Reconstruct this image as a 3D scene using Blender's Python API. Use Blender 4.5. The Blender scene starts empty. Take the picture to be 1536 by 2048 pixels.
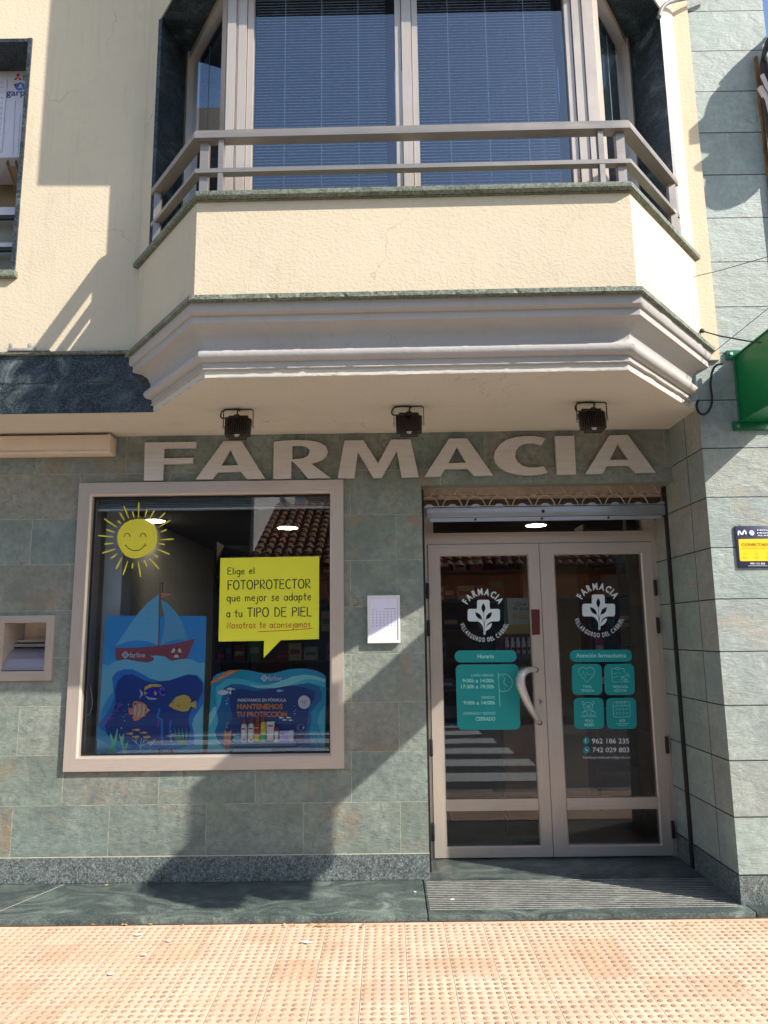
import bpy, bmesh, math, random
from mathutils import Vector, Matrix
random.seed(7)
SC = bpy.context.scene
COL = SC.collection

# ---------------------------------------------------------------- camera
F_PX, PITCH, YAW, ROLL = 1462.67, 0.165646546, -0.00377335883, 0.0126118805
CAM = Vector((0.0, -4.76027, 1.32286))
_f = Vector((math.sin(YAW)*math.cos(PITCH), math.cos(YAW)*math.cos(PITCH), math.sin(PITCH)))
_r = Vector((math.cos(YAW), -math.sin(YAW), 0.0))
_d = _f.cross(_r)
RIGHT = math.cos(ROLL)*_r + math.sin(ROLL)*_d
DOWN = -math.sin(ROLL)*_r + math.cos(ROLL)*_d
FWD = _f
cam_d = bpy.data.cameras.new('camera')
cam = bpy.data.objects.new('camera', cam_d); COL.objects.link(cam)
m = Matrix((( RIGHT.x, -DOWN.x, -FWD.x, CAM.x), (RIGHT.y, -DOWN.y, -FWD.y, CAM.y), (RIGHT.z, -DOWN.z, -FWD.z, CAM.z), (0, 0, 0, 1)))
cam.matrix_world = m
cam_d.sensor_fit = 'VERTICAL'; cam_d.sensor_height = 36.0; cam_d.lens = F_PX/2048*36.0
cam_d.clip_end = 500; cam_d.clip_start = 0.05
SC.camera = cam
SC.render.resolution_x, SC.render.resolution_y = 768, 1024

def ray(px, py):
    return RIGHT*((px-768)/F_PX) + DOWN*((py-1024)/F_PX) + FWD
def at(px, py, Y=0.0):
    d = ray(px, py); t = (Y-CAM.y)/d.y
    return CAM + d*t
def atz(px, py, Z):
    d = ray(px, py); t = (Z-CAM.z)/d.z
    return CAM + d*t

# ---------------------------------------------------------------- sky, sun, exposure
SUN_A, SUN_B = 1.75, 1.50          # towards the sun: (+A, -1, +B)
to_sun = Vector((SUN_A, -1.0, SUN_B)).normalized()
elev = math.asin(to_sun.z)
world = bpy.data.worlds.new('World'); SC.world = world; world.use_nodes = True
wn = world.node_tree.nodes; wl = world.node_tree.links
bg = wn['Background']; sky = wn.new('ShaderNodeTexSky')
sky.sky_type = 'NISHITA'; sky.sun_disc = False
sky.sun_elevation = elev
sky.sun_rotation = math.atan2(to_sun.x, to_sun.y)
sky.air_density = 1.0; sky.dust_density = 0.6; sky.ozone_density = 1.2
wl.new(sky.outputs[0], bg.inputs[0]); bg.inputs[1].default_value = 0.13
sun_d = bpy.data.lights.new('sun', 'SUN'); sun_d.energy = 4.1; sun_d.angle = math.radians(0.5)
sun_d.color = (1.0, 0.95, 0.87)
sun = bpy.data.objects.new('sun', sun_d); COL.objects.link(sun)
sun.rotation_euler = (-to_sun).to_track_quat('-Z', 'Y').to_euler()
sun.location = to_sun*20
SC.view_settings.view_transform = 'Standard'; SC.view_settings.look = 'None'
SC.view_settings.gamma = 1.0; SC.view_settings.exposure = 0.88; SC.view_settings.use_curve_mapping = False
SC.cycles.max_bounces = 10; SC.cycles.diffuse_bounces = 5; SC.cycles.transparent_max_bounces = 16

# ---------------------------------------------------------------- materials
def s2l(c):
    return tuple((v/255/12.92 if v/255 <= 0.04045 else ((v/255+0.055)/1.055)**2.4) for v in c)
MATS = {}
class NT:
    def __init__(s, name):
        s.m = bpy.data.materials.new(name); s.m.use_nodes = True
        s.n = s.m.node_tree.nodes; s.l = s.m.node_tree.links
        s.b = s.n['Principled BSDF']; s.out = s.n['Material Output']
    def new(s, t, **kw):
        n = s.n.new(t)
        for k, v in kw.items(): setattr(n, k, v)
        return n
    def link(s, a, b): s.l.new(a, b)
    def val(s, sock, v):
        sock.default_value = v
    def coord(s):
        tc = s.new('ShaderNodeTexCoord'); return tc.outputs['Object']
    def noise(s, vec, scale, detail=4, rough=0.55, dist=0.0, sc3=None):
        if sc3:
            mp = s.new('ShaderNodeMapping'); mp.inputs['Scale'].default_value = sc3
            s.link(vec, mp.inputs[0]); vec = mp.outputs[0]
        n = s.new('ShaderNodeTexNoise'); s.link(vec, n.inputs['Vector'])
        n.inputs['Scale'].default_value = scale; n.inputs['Detail'].default_value = detail
        n.inputs['Roughness'].default_value = rough; n.inputs['Distortion'].default_value = dist
        return n.outputs['Fac']
    def ramp(s, fac, stops, interp='LINEAR'):
        r = s.new('ShaderNodeValToRGB'); s.link(fac, r.inputs[0]); cr = r.color_ramp; cr.interpolation = interp
        while len(cr.elements) < len(stops): cr.elements.new(0.5)
        for e, (p, c) in zip(cr.elements, stops):
            e.position = p; e.color = (c, c, c, 1) if isinstance(c, (int, float)) else (*c, 1)
        return r.outputs[0]
    def mix(s, fac, a, b, mode='MIX'):
        n = s.new('ShaderNodeMix', data_type='RGBA', blend_type=mode)
        for i, v in ((0, fac), (6, a), (7, b)):
            if hasattr(v, 'is_linked') or isinstance(v, bpy.types.NodeSocket): s.link(v, n.inputs[i])
            elif i == 0: n.inputs[i].default_value = v
            else: n.inputs[i].default_value = (*v, 1)
        return n.outputs[2]
    def math(s, op, a, b=0.0):
        n = s.new('ShaderNodeMath', operation=op)
        for i, v in ((0, a), (1, b)):
            if isinstance(v, bpy.types.NodeSocket): s.link(v, n.inputs[i])
            else: n.inputs[i].default_value = v
        return n.outputs[0]
    def bump(s, h, strength=0.3, dist=0.01):
        b = s.new('ShaderNodeBump'); b.inputs['Strength'].default_value = strength; b.inputs['Distance'].default_value = dist
        s.link(h, b.inputs['Height']); s.link(b.outputs[0], s.b.inputs['Normal'])
    def color(s, c):
        if isinstance(c, bpy.types.NodeSocket): s.link(c, s.b.inputs['Base Color'])
        else: s.b.inputs['Base Color'].default_value = (*c, 1)

def simple(name, c, rough=0.5, metal=0.0, var=0.06, scale=12, bump=0.0, spec=0.5):
    if name in MATS: return MATS[name]
    t = NT(name); o = t.coord()
    f = t.noise(o, scale, 5)
    a = tuple(max(0, v*(1-var*1.6)) for v in c); b = tuple(min(1, v*(1+var*1.6)) for v in c)
    t.color(t.ramp(f, [(0.3, a), (0.7, b)]))
    t.b.inputs['Roughness'].default_value = rough; t.b.inputs['Metallic'].default_value = metal
    t.b.inputs['Specular IOR Level'].default_value = spec
    if bump: t.bump(t.noise(o, scale*6, 3), bump, 0.004)
    MATS[name] = t.m
    return t.m

def slate(name, grout, mort, dark=1.0, phase=6.24, width=0.6, offs=0.5, grey=0.0):
    t = NT(name); o = t.coord()
    geo = t.new('ShaderNodeNewGeometry')
    sn = t.new('ShaderNodeSeparateXYZ'); t.link(geo.outputs['True Normal'], sn.inputs[0])
    sp = t.new('ShaderNodeSeparateXYZ'); t.link(o, sp.inputs[0])
    u = t.math('ADD', t.math('MULTIPLY', sp.outputs[0], t.math('ABSOLUTE', sn.outputs[1])), t.math('MULTIPLY', sp.outputs[1], t.math('ABSOLUTE', sn.outputs[0])))
    cb = t.new('ShaderNodeCombineXYZ')
    t.link(t.math('ADD', u, phase), cb.inputs[0]); t.link(t.math('ADD', sp.outputs[2], 3.0), cb.inputs[1])
    v = cb.outputs[0]
    # slightly wavy joints
    br = t.new('ShaderNodeTexBrick'); t.link(v, br.inputs['Vector'])
    br.offset = offs; br.inputs['Scale'].default_value = 1.0
    br.inputs['Brick Width'].default_value = width; br.inputs['Row Height'].default_value = 0.30
    br.inputs['Mortar Size'].default_value = mort; br.inputs['Mortar Smooth'].default_value = 0.1
    br.inputs['Color1'].default_value = (0, 0, 0, 1); br.inputs['Color2'].default_value = (1, 1, 1, 1); br.inputs['Bias'].default_value = 0.0
    rnd = br.outputs['Color']
    off = t.new('ShaderNodeVectorMath', operation='MULTIPLY_ADD')
    t.link(rnd, off.inputs[0]); off.inputs[1].default_value = (37, 19, 53); t.link(o, off.inputs[2])
    ov = off.outputs[0]
    tone = t.ramp(rnd, [(0.0, s2l((122, 134, 118))), (0.22, s2l((150, 150, 136))), (0.4, s2l((112, 130, 116))), (0.55, s2l((158, 138, 114))), (0.72, s2l((116, 130, 124))), (0.88, s2l((132, 148, 130))), (1.0, s2l((106, 114, 106)))])
    cloud = t.noise(ov, 3.2, 8, 0.6, 0.8)
    fine = t.noise(ov, 26, 9, 0.7, 0.4)
    base = t.mix(t.ramp(cloud, [(0.3, 0.0), (0.7, 1.0)]), t.mix(0.38, tone, s2l((74, 88, 80))), t.mix(0.40, tone, s2l((190, 200, 184))))
    base = t.mix(t.ramp(fine, [(0.36, 0.65), (0.62, 0.0)]), base, s2l((92, 100, 96)), 'MIX')
    # rust and ochre staining
    rust = t.noise(ov, 2.1, 6, 0.62, 1.0)
    base = t.mix(t.ramp(rust, [(0.57, 0.0), (0.70, 0.6)]), base, s2l((156, 122, 86)))
    green = t.noise(ov, 1.6, 4, 0.55, 0.5, (1.0, 1.0, 1.0))
    base = t.mix(t.ramp(green, [(0.55, 0.0), (0.78, 0.22)]), base, s2l((116, 146, 126)))
    # cleft lines
    vo = t.new('ShaderNodeTexVoronoi', feature='DISTANCE_TO_EDGE')
    wv = t.new('ShaderNodeVectorMath', operation='MULTIPLY_ADD')
    nz = t.new('ShaderNodeTexNoise'); t.link(ov, nz.inputs[0]); nz.inputs['Scale'].default_value = 4; nz.inputs['Detail'].default_value = 5
    t.link(nz.outputs['Color'], wv.inputs[0]); wv.inputs[1].default_value = (0.35, 0.35, 0.35); t.link(ov, wv.inputs[2])
    t.link(wv.outputs[0], vo.inputs['Vector']); vo.inputs['Scale'].default_value = 2.6
    crack = t.math('MULTIPLY', t.ramp(vo.outputs['Distance'], [(0.0, 1.0), (0.012, 0.0)]), t.ramp(cloud, [(0.5, 0.0), (0.6, 0.7)]))
    base = t.mix(crack, base, s2l((70, 78, 74)))
    # thin vertical lime runs
    runs = t.noise(ov, 5, 6, 0.65, 0.3, (5, 5, 0.35))
    base = t.mix(t.ramp(runs, [(0.60, 0.0), (0.78, 0.45)]), base, s2l((186, 182, 166)))
    if grey: base = t.mix(grey, base, s2l((142, 148, 150)))
    base = t.mix(1.0, base, (dark, dark*1.0, dark*0.98), 'MULTIPLY')
    gr = t.mix(t.ramp(t.noise(o, 18, 5, 0.7), [(0.4, 0.0), (0.65, 0.8)]), grout, tuple(v*0.5 for v in grout))
    col = t.mix(br.outputs['Fac'], base, gr)
    t.color(col)
    t.link(t.ramp(fine, [(0.3, 0.38), (0.7, 0.6)]), t.b.inputs['Roughness'])
    plates = t.new('ShaderNodeTexVoronoi', feature='F1'); t.link(wv.outputs[0], plates.inputs['Vector']); plates.inputs['Scale'].default_value = 2.6
    h = t.math('ADD', t.math('MULTIPLY', t.noise(ov, 9, 9, 0.62, 0.5, (1, 1, 1.6)), 0.7), t.math('MULTIPLY', t.math('FLOOR', t.math('MULTIPLY', t.noise(ov, 2.4, 5, 0.6, 0.6), 9.0)), 0.10))
    h = t.math('SUBTRACT', h, t.math('MULTIPLY', br.outputs['Fac'], 0.5))
    h = t.math('ADD', h, t.math('MULTIPLY', t.noise(ov, 38, 8, 0.75, 0.3, (0.5, 0.5, 2.2)), 0.35))
    t.bump(h, 0.9, 0.012)
    MATS[name] = t.m
    return t.m

def granite(name, stops, scale=2.2, rough=0.28, speck=0.5, bump=0.05, stretch=(1, 1, 1)):
    t = NT(name); o = t.coord()
    w = t.new('ShaderNodeTexNoise'); t.link(o, w.inputs['Vector']); w.inputs['Scale'].default_value = scale*0.7; w.inputs['Detail'].default_value = 3
    wv = t.new('ShaderNodeVectorMath', operation='MULTIPLY_ADD'); t.link(w.outputs['Color'], wv.inputs[0]); wv.inputs[1].default_value = (0.9, 0.9, 0.9); t.link(o, wv.inputs[2])
    f = t.noise(wv.outputs[0], scale*2.2, 10, 0.66, 1.6, stretch)
    c = t.ramp(f, stops)
    sp = t.noise(o, 120, 3, 0.7)
    c = t.mix(t.ramp(sp, [(0.5, 0.0), (0.62, speck)]), c, stops[-1][1])
    c = t.mix(t.ramp(t.noise(o, 60, 4, 0.7), [(0.36, speck), (0.5, 0.0)]), c, stops[0][1])
    t.color(c)
    t.b.inputs['Roughness'].default_value = rough
    if bump: t.bump(t.noise(o, 40, 5), bump, 0.004)
    MATS[name] = t.m
    return t.m

def glass(name, tint, base=0.05, power=1.0):
    t = NT(name)
    t.n.remove(t.b)
    tr = t.new('ShaderNodeBsdfTransparent'); tr.inputs[0].default_value = (*tint, 1)
    gl = t.new('ShaderNodeBsdfGlossy'); gl.inputs['Roughness'].default_value = 0.0; gl.inputs[0].default_value = (0.95, 0.97, 1.0, 1)
    fr = t.new('ShaderNodeFresnel'); fr.inputs[0].default_value = 1.52
    fac = t.math('MINIMUM', t.math('ADD', t.math('MULTIPLY', fr.outputs[0], power), base), 1.0)
    # faint waviness of float glass
    o = t.coord(); b = t.new('ShaderNodeBump'); b.inputs['Strength'].default_value = 0.02; b.inputs['Distance'].default_value = 0.02
    t.link(t.noise(o, 1.4, 1), b.inputs['Height']); t.link(b.outputs[0], gl.inputs['Normal'])
    mx = t.new('ShaderNodeMixShader'); t.link(fac, mx.inputs[0]); t.link(tr.outputs[0], mx.inputs[1]); t.link(gl.outputs[0], mx.inputs[2])
    t.link(mx.outputs[0], t.out.inputs[0])
    MATS[name] = t.m
    return t.m

def emit(name, c, s):
    t = NT(name); t.color(c); t.b.inputs['Emission Color'].default_value = (*c, 1); t.b.inputs['Emission Strength'].default_value = s
    MATS[name] = t.m
    return t.m

def brushed(name, c, rough=0.42, metal=0.55, axis=(1, 1, 40)):
    t = NT(name); o = t.coord()
    f = t.noise(o, 6, 5, 0.6, 0, axis)
    d = t.noise(o, 5, 6, 0.6)
    a = tuple(v*0.92 for v in c); b = tuple(min(1, v*1.07) for v in c)
    col = t.ramp(f, [(0.3, a), (0.7, b)])
    col = t.mix(t.ramp(d, [(0.55, 0.0), (0.8, 0.22)]), col, tuple(v*0.62 for v in c))
    t.color(col); t.b.inputs['Metallic'].default_value = metal
    t.link(t.ramp(d, [(0.3, rough-0.08), (0.7, rough+0.1)]), t.b.inputs['Roughness'])
    MATS[name] = t.m
    return t.m

M_SLATE = slate('slate_wall_tiles', s2l((168, 172, 152)), 0.0026, 0.92, 6.24, 0.6, 0.5, 0.12)
M_PIER = slate('slate_pier_tiles', s2l((40, 44, 50)), 0.0035, 1.30, 5.25, 1.0, 0.0, 0.36)
M_GRAN = granite('dark_granite', [(0.28, s2l((26, 32, 34))), (0.45, s2l((50, 60, 60))), (0.60, s2l((92, 102, 98))), (0.76, s2l((138, 146, 138)))], 1.5, 0.42, 0.3)
M_SKIRT = granite('speckled_granite', [(0.3, s2l((44, 52, 52))), (0.5, s2l((86, 94, 92))), (0.62, s2l((122, 130, 126))), (0.8, s2l((168, 174, 168)))], 7, 0.5, 0.5)
M_STEP = granite('step_granite', [(0.3, s2l((40, 48, 48))), (0.48, s2l((66, 76, 74))), (0.62, s2l((104, 114, 106))), (0.8, s2l((146, 152, 140)))], 1.4, 0.3, 0.3, 0.03, (1, 1.8, 1))
M_NAVY = granite('green_black_granite', [(0.30, s2l((10, 14, 18))), (0.48, s2l((26, 34, 40))), (0.60, s2l((58, 68, 70))), (0.76, s2l((128, 136, 132)))], 1.7, 0.5, 0.3, 0.05, (1, 1, 1.6))
M_SILL = granite('weathered_granite', [(0.25, s2l((52, 56, 44))), (0.45, s2l((92, 96, 80))), (0.6, s2l((124, 130, 112))), (0.8, s2l((150, 154, 138)))], 5, 0.6, 0.6, 0.15)

def render_mat(name, c, bump=0.5, scale=42):
    t = NT(name); o = t.coord()
    big = t.noise(o, 1.3, 6, 0.6)
    col = t.ramp(big, [(0.3, tuple(v*0.95 for v in c)), (0.7, tuple(min(1, v*1.03) for v in c))])
    streak = t.noise(o, 9, 5, 0.6, 0.2, (3, 3, 0.25))
    col = t.mix(t.ramp(streak, [(0.56, 0.0), (0.8, 0.30)]), col, tuple(v*0.62 for v in c))
    blot = t.noise(o, 3.1, 8, 0.68, 0.8)
    col = t.mix(t.ramp(blot, [(0.54, 0.0), (0.72, 0.22)]), col, tuple(v*0.66 for v in c))
    vo = t.new('ShaderNodeTexVoronoi', feature='DISTANCE_TO_EDGE'); wq = t.new('ShaderNodeVectorMath', operation='MULTIPLY_ADD')
    nq = t.new('ShaderNodeTexNoise'); t.link(o, nq.inputs[0]); nq.inputs['Scale'].default_value = 3; nq.inputs['Detail'].default_value = 6
    t.link(nq.outputs['Color'], wq.inputs[0]); wq.inputs[1].default_value = (0.6, 0.6, 0.6); t.link(o, wq.inputs[2]); t.link(wq.outputs[0], vo.inputs['Vector']); vo.inputs['Scale'].default_value = 0.9
    col = t.mix(t.math('MULTIPLY', t.ramp(vo.outputs['Distance'], [(0.0, 0.5), (0.0035, 0.0)]), t.ramp(big, [(0.5, 0.0), (0.56, 1.0)])), col, tuple(v*0.4 for v in c))
    spots = t.noise(o, 30, 2, 0.5)
    col = t.mix(t.ramp(spots, [(0.75, 0.0), (0.8, 0.25)]), col, s2l((120, 96, 72)))
    t.color(col); t.b.inputs['Roughness'].default_value = 0.9; t.b.inputs['Specular IOR Level'].default_value = 0.2
    h = t.noise(o, scale, 4, 0.5, 0.7, (1, 1, 1.3))
    t.bump(t.ramp(h, [(0.35, 0.0), (0.65, 1.0)]), bump, 0.004)
    MATS[name] = t.m
    return t.m
M_CREAM = render_mat('cream_render', s2l((217, 200, 171)), 0.28, 58)
M_WHITE = render_mat('white_plaster', s2l((208, 200, 184)), 0.12, 25)
M_ALU = brushed('champagne_aluminium', s2l((196, 182, 168)), 0.36, 0.4)
M_ALUV = brushed('champagne_aluminium_upright', s2l((196, 182, 168)), 0.36, 0.4, (40, 40, 1))
M_CORN = render_mat('cornice_shaded_plaster', s2l((180, 174, 168)), 0.18, 25)  # darker copy of the white plaster: the cornice's shade is in its base colour
M_RAIL = brushed('grey_beige_metal', s2l((158, 148, 138)), 0.4, 0.6)
M_GALV = brushed('galvanised_steel', s2l((176, 178, 180)), 0.35, 0.8)
M_LETTER = brushed('letter_metal', s2l((206, 198, 190)), 0.5, 0.15, (1, 1, 8))
M_GLASS = glass('shop_glass', (0.96, 0.98, 0.98), 0.035, 1.15)
M_GLASSUP = glass('upper_window_glass', (0.80, 0.88, 0.97), 0.10, 1.8)
M_BLACK = simple('black_rubber', s2l((22, 22, 24)), 0.5)
M_DARK = simple('dark_brown_casting', s2l((58, 50, 44)), 0.45, 0.3, 0.12)

# ---------------------------------------------------------------- mesh builder
class MB:
    def __init__(s): s.v = []; s.f = []; s.m = []; s.mats = []; s.sm = []
    def mi(s, mat):
        if mat not in s.mats: s.mats.append(mat)
        return s.mats.index(mat)
    def add(s, vs, fs, mat, smooth=False):
        o = len(s.v); i = s.mi(mat)
        s.v += [tuple(v) for v in vs]
        for f in fs: s.f.append([k+o for k in f]); s.m.append(i); s.sm.append(smooth)
        return s
    def box(s, x0, x1, y0, y1, z0, z1, mat):
        x0, x1 = sorted((x0, x1)); y0, y1 = sorted((y0, y1)); z0, z1 = sorted((z0, z1))
        vs = [(x0,y0,z0),(x1,y0,z0),(x1,y1,z0),(x0,y1,z0),(x0,y0,z1),(x1,y0,z1),(x1,y1,z1),(x0,y1,z1)]
        return s.add(vs, [(0,3,2,1),(4,5,6,7),(0,1,5,4),(1,2,6,5),(2,3,7,6),(3,0,4,7)], mat)
    def bbox(s, x0, x1, y0, y1, z0, z1, mat, b=0.004, seg=2):
        bm = bmesh.new(); bmesh.ops.create_cube(bm, size=1)
        for v in bm.verts:
            v.co = Vector(((x0+x1)/2+v.co.x*abs(x1-x0), (y0+y1)/2+v.co.y*abs(y1-y0), (z0+z1)/2+v.co.z*abs(z1-z0)))
        bmesh.ops.bevel(bm, geom=bm.edges[:], offset=b, segments=seg, affect='EDGES', profile=0.5)
        s.bm(bm, mat, True); return s
    def bm(s, bm, mat, smooth=False):
        bm.verts.index_update()
        s.add([v.co[:] for v in bm.verts], [[v.index for v in f.verts] for f in bm.faces], mat, smooth); bm.free()
        return s
    def prism(s, pts, thick, mat):
        """polygon of 3-D points, extruded by vector thick"""
        pts = [Vector(p) for p in pts]; th = Vector(thick); n = len(pts)
        nrm = Vector((0, 0, 0))
        for i in range(n): nrm += (pts[i]-pts[0]).cross(pts[(i+1) % n]-pts[0])
        if nrm.dot(th) > 0: pts.reverse()
        vs = pts+[p+th for p in pts]
        fs = [list(range(n)), [n+i for i in reversed(range(n))]]+[[(i+1) % n, i, n+i, n+(i+1) % n] for i in range(n)]
        return s.add(vs, fs, mat)
    def tube(s, pts, r, mat, n=8, flat=None, caps=True, smooth=True, radii=None):
        """tube along points; flat=(axis index, factor) squashes the section about its own centre"""
        pts = [Vector(p) for p in pts]; vs = []; fs = []
        up = None
        for i, p in enumerate(pts):
            t = (pts[min(i+1, len(pts)-1)]-pts[max(i-1, 0)]).normalized()
            if up is None:
                up = t.orthogonal().normalized()
            up = (up-t*up.dot(t))
            if up.length < 1e-5: up = t.orthogonal()
            up.normalize(); sd = t.cross(up)
            rr = radii[i] if radii else r
            for k in range(n):
                a = 2*math.pi*k/n; q = up*math.cos(a)*rr+sd*math.sin(a)*rr
                if flat: q[flat[0]] *= flat[1]
                vs.append(p+q)
        for i in range(len(pts)-1):
            for k in range(n):
                a = i*n+k; b = i*n+(k+1) % n
                fs.append((a, b, b+n, a+n))
        if caps:
            fs.append(list(reversed(range(n)))); fs.append([(len(pts)-1)*n+k for k in range(n)])
        return s.add(vs, fs, mat, smooth)
    def bar(s, a, b, w, h, mat, up=(0, 0, 1)):
        a = Vector(a); b = Vector(b); t = (b-a).normalized(); u = Vector(up); sd = t.cross(u).normalized(); u = sd.cross(t)
        q = [sd*w/2+u*h/2, -sd*w/2+u*h/2, -sd*w/2-u*h/2, sd*w/2-u*h/2]
        vs = [a+k for k in q]+[b+k for k in q]
        return s.add(vs, [(0,1,2,3),(7,6,5,4),(0,4,5,1),(1,5,6,2),(2,6,7,3),(3,7,4,0)], mat)
    def disc(s, c, r, axis, thick, mat, n=24, rx=None, r0=0.0):
        c = Vector(c); ax = Vector(axis).normalized(); u = ax.orthogonal().normalized()
        if abs(ax.y) > 0.9: u = Vector((1, 0, 0))
        if abs(ax.z) > 0.9: u = Vector((1, 0, 0))
        w = ax.cross(u); rx = rx or r
        ring = [u*math.cos(2*math.pi*k/n)*rx+w*math.sin(2*math.pi*k/n)*r for k in range(n)]
        if r0:
            rin = [q*(r0/r) for q in ring]; vs = [c+q for q in ring]+[c+q for q in rin]+[c+q+ax*thick for q in ring]+[c+q+ax*thick for q in rin]
            fs = []
            for k in range(n):
                j = (k+1) % n
                fs += [(k, n+k, n+j, j), (2*n+k, 2*n+j, 3*n+j, 3*n+k), (k, j, 2*n+j, 2*n+k), (n+k, 3*n+k, 3*n+j, n+j)]
            return s.add(vs, fs, mat)
        vs = [c+q for q in ring]+[c+q+ax*thick for q in ring]
        fs = [list(reversed(range(n))), [n+k for k in range(n)]]+[(k, (k+1) % n, n+(k+1) % n, n+k) for k in range(n)]
        return s.add(vs, fs, mat)
    def mesh(s, name):
        me = bpy.data.meshes.new(name); me.from_pydata(s.v, [], s.f)
        for mt in s.mats: me.materials.append(mt)
        me.polygons.foreach_set('material_index', s.m); me.polygons.foreach_set('use_smooth', s.sm)
        me.update(); return me
    def build(s, name, parent=None, kind=None, label=None, fixn=True):
        me = s.mesh(name)
        if fixn:
            bm = bmesh.new(); bm.from_mesh(me); bmesh.ops.recalc_face_normals(bm, faces=bm.faces[:]); bm.to_mesh(me); bm.free()
        if any(s.sm): me.set_sharp_from_angle(angle=math.radians(40))
        o = bpy.data.objects.new(name, me); COL.objects.link(o)
        if parent: attach(o, parent)
        if kind: o['kind'] = kind
        if label: o['label'] = label
        return o
WORLD_LOC = {}
def wloc(o):
    return WORLD_LOC.get(o.name, Vector((0, 0, 0)))
def attach(o, parent):
    o.parent = parent
    o.matrix_parent_inverse = Matrix.Translation(-wloc(parent))
def thing(name, label, cat, loc=(0, 0, 0), group=None):
    o = bpy.data.objects.new(name, None); COL.objects.link(o); o.location = loc; o.empty_display_size = 0.1
    WORLD_LOC[o.name] = Vector(loc)
    o['label'] = label; o['category'] = cat
    if group: o['group'] = group
    return o
def tag(o, label, cat, group=None):
    o['label'] = label; o['category'] = cat
    if group: o['group'] = group
    return o

# flat polygons with holes (letters, emblems): list of outlines in (x, z), at depth Y, extruded towards -Y
def outline(mb, loops, Y, th, mat):
    cu = bpy.data.curves.new('outline', 'CURVE'); cu.dimensions = '2D'; cu.fill_mode = 'BOTH'; cu.extrude = th/2
    for lp in loops:
        sp = cu.splines.new('POLY'); sp.points.add(len(lp)-1); sp.use_cyclic_u = True
        for p, q in zip(sp.points, lp): p.co = (q[0], q[1], 0, 1)
    _curve(mb, cu, lambda v: (v.x, Y-th/2-v.z, v.y), mat)
def _curve(mb, cu, fn, mat):
    o = bpy.data.objects.new('outline', cu); COL.objects.link(o)
    dg = bpy.context.evaluated_depsgraph_get(); dg.update()
    me = bpy.data.meshes.new_from_object(o.evaluated_get(dg))
    vs = [fn(v.co) for v in me.vertices]; fs = [list(p.vertices) for p in me.polygons]
    mb.add(vs, fs, mat)
    bpy.data.objects.remove(o); bpy.data.curves.remove(cu); bpy.data.meshes.remove(me)
_tm = {}
def textmesh(s, bold=0.0):
    k = (s, bold)
    if k in _tm: return _tm[k]
    cu = bpy.data.curves.new('lettering', 'FONT'); cu.body = s; cu.size = 1.0; cu.offset = bold; cu.resolution_u = 3
    o = bpy.data.objects.new('lettering', cu); COL.objects.link(o)
    dg = bpy.context.evaluated_depsgraph_get(); dg.update()
    me = bpy.data.meshes.new_from_object(o.evaluated_get(dg))
    r = ([v.co.copy() for v in me.vertices], [list(p.vertices) for p in me.polygons])
    bpy.data.objects.remove(o); bpy.data.curves.remove(cu); bpy.data.meshes.remove(me)
    _tm[k] = r
    return r
def text(mb, s, rect, Y, mat, bold=0.0, px=True):
    """fit the words into a rectangle (left, top, right, bottom), pixels of the photo on the plane Y or metres"""
    vs, fs = textmesh(s, bold)
    if not vs: return
    x0 = min(v.x for v in vs); x1 = max(v.x for v in vs); y0 = min(v.y for v in vs); y1 = max(v.y for v in vs)
    if px:
        L, T, R_, B = rect; a = at(L, B, Y); b = at(R_, B, Y); c = at(L, T, Y)
    else:
        L, T, R_, B = rect; a = Vector((L, Y, B)); b = Vector((R_, Y, B)); c = Vector((L, Y, T))
    out = [a+(b-a)*((v.x-x0)/(x1-x0))+(c-a)*((v.y-y0)/(y1-y0)) for v in vs]
    mb.add(out, fs, mat)
def flat(mb, pts, Y, mat, th=0.0012):
    """polygon given in photo pixels, lying on the plane Y"""
    mb.prism([at(x, y, Y) for x, y in pts], (0, th, 0), mat)
def stroke(mb, pts, Y, w, mat):
    """a painted line along pixels on plane Y, w metres wide"""
    mb.tube([at(x, y, Y) for x, y in pts], w/2, mat, 6, (1, 0.25))
def arc(cx, cy, rx, ry, a0, a1, n=12):
    return [(cx+rx*math.cos(math.radians(a0+(a1-a0)*k/n)), cy+ry*math.sin(math.radians(a0+(a1-a0)*k/n))) for k in range(n+1)]
def rrect(x0, y0, x1, y1, r, sh=(0, 0), n=5):
    p = arc(x1-r, y0+r, r, r, -90, 0, n)+arc(x1-r, y1-r, r, r, 0, 90, n)+arc(x0+r, y1-r, r, r, 90, 180, n)+arc(x0+r, y0+r, r, r, 180, 270, n)
    # shear: photo verticals lean (px per px downwards, and px per px to the right)
    return [(x+sh[0]*(y-y0), y+sh[1]*(x-x0)) for x, y in p]
def Z(pts, sc, ox, oy):                       # zoomed-crop coordinates back to photo pixels
    return [(x/sc+ox, y/sc+oy) for x, y in pts]

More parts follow.
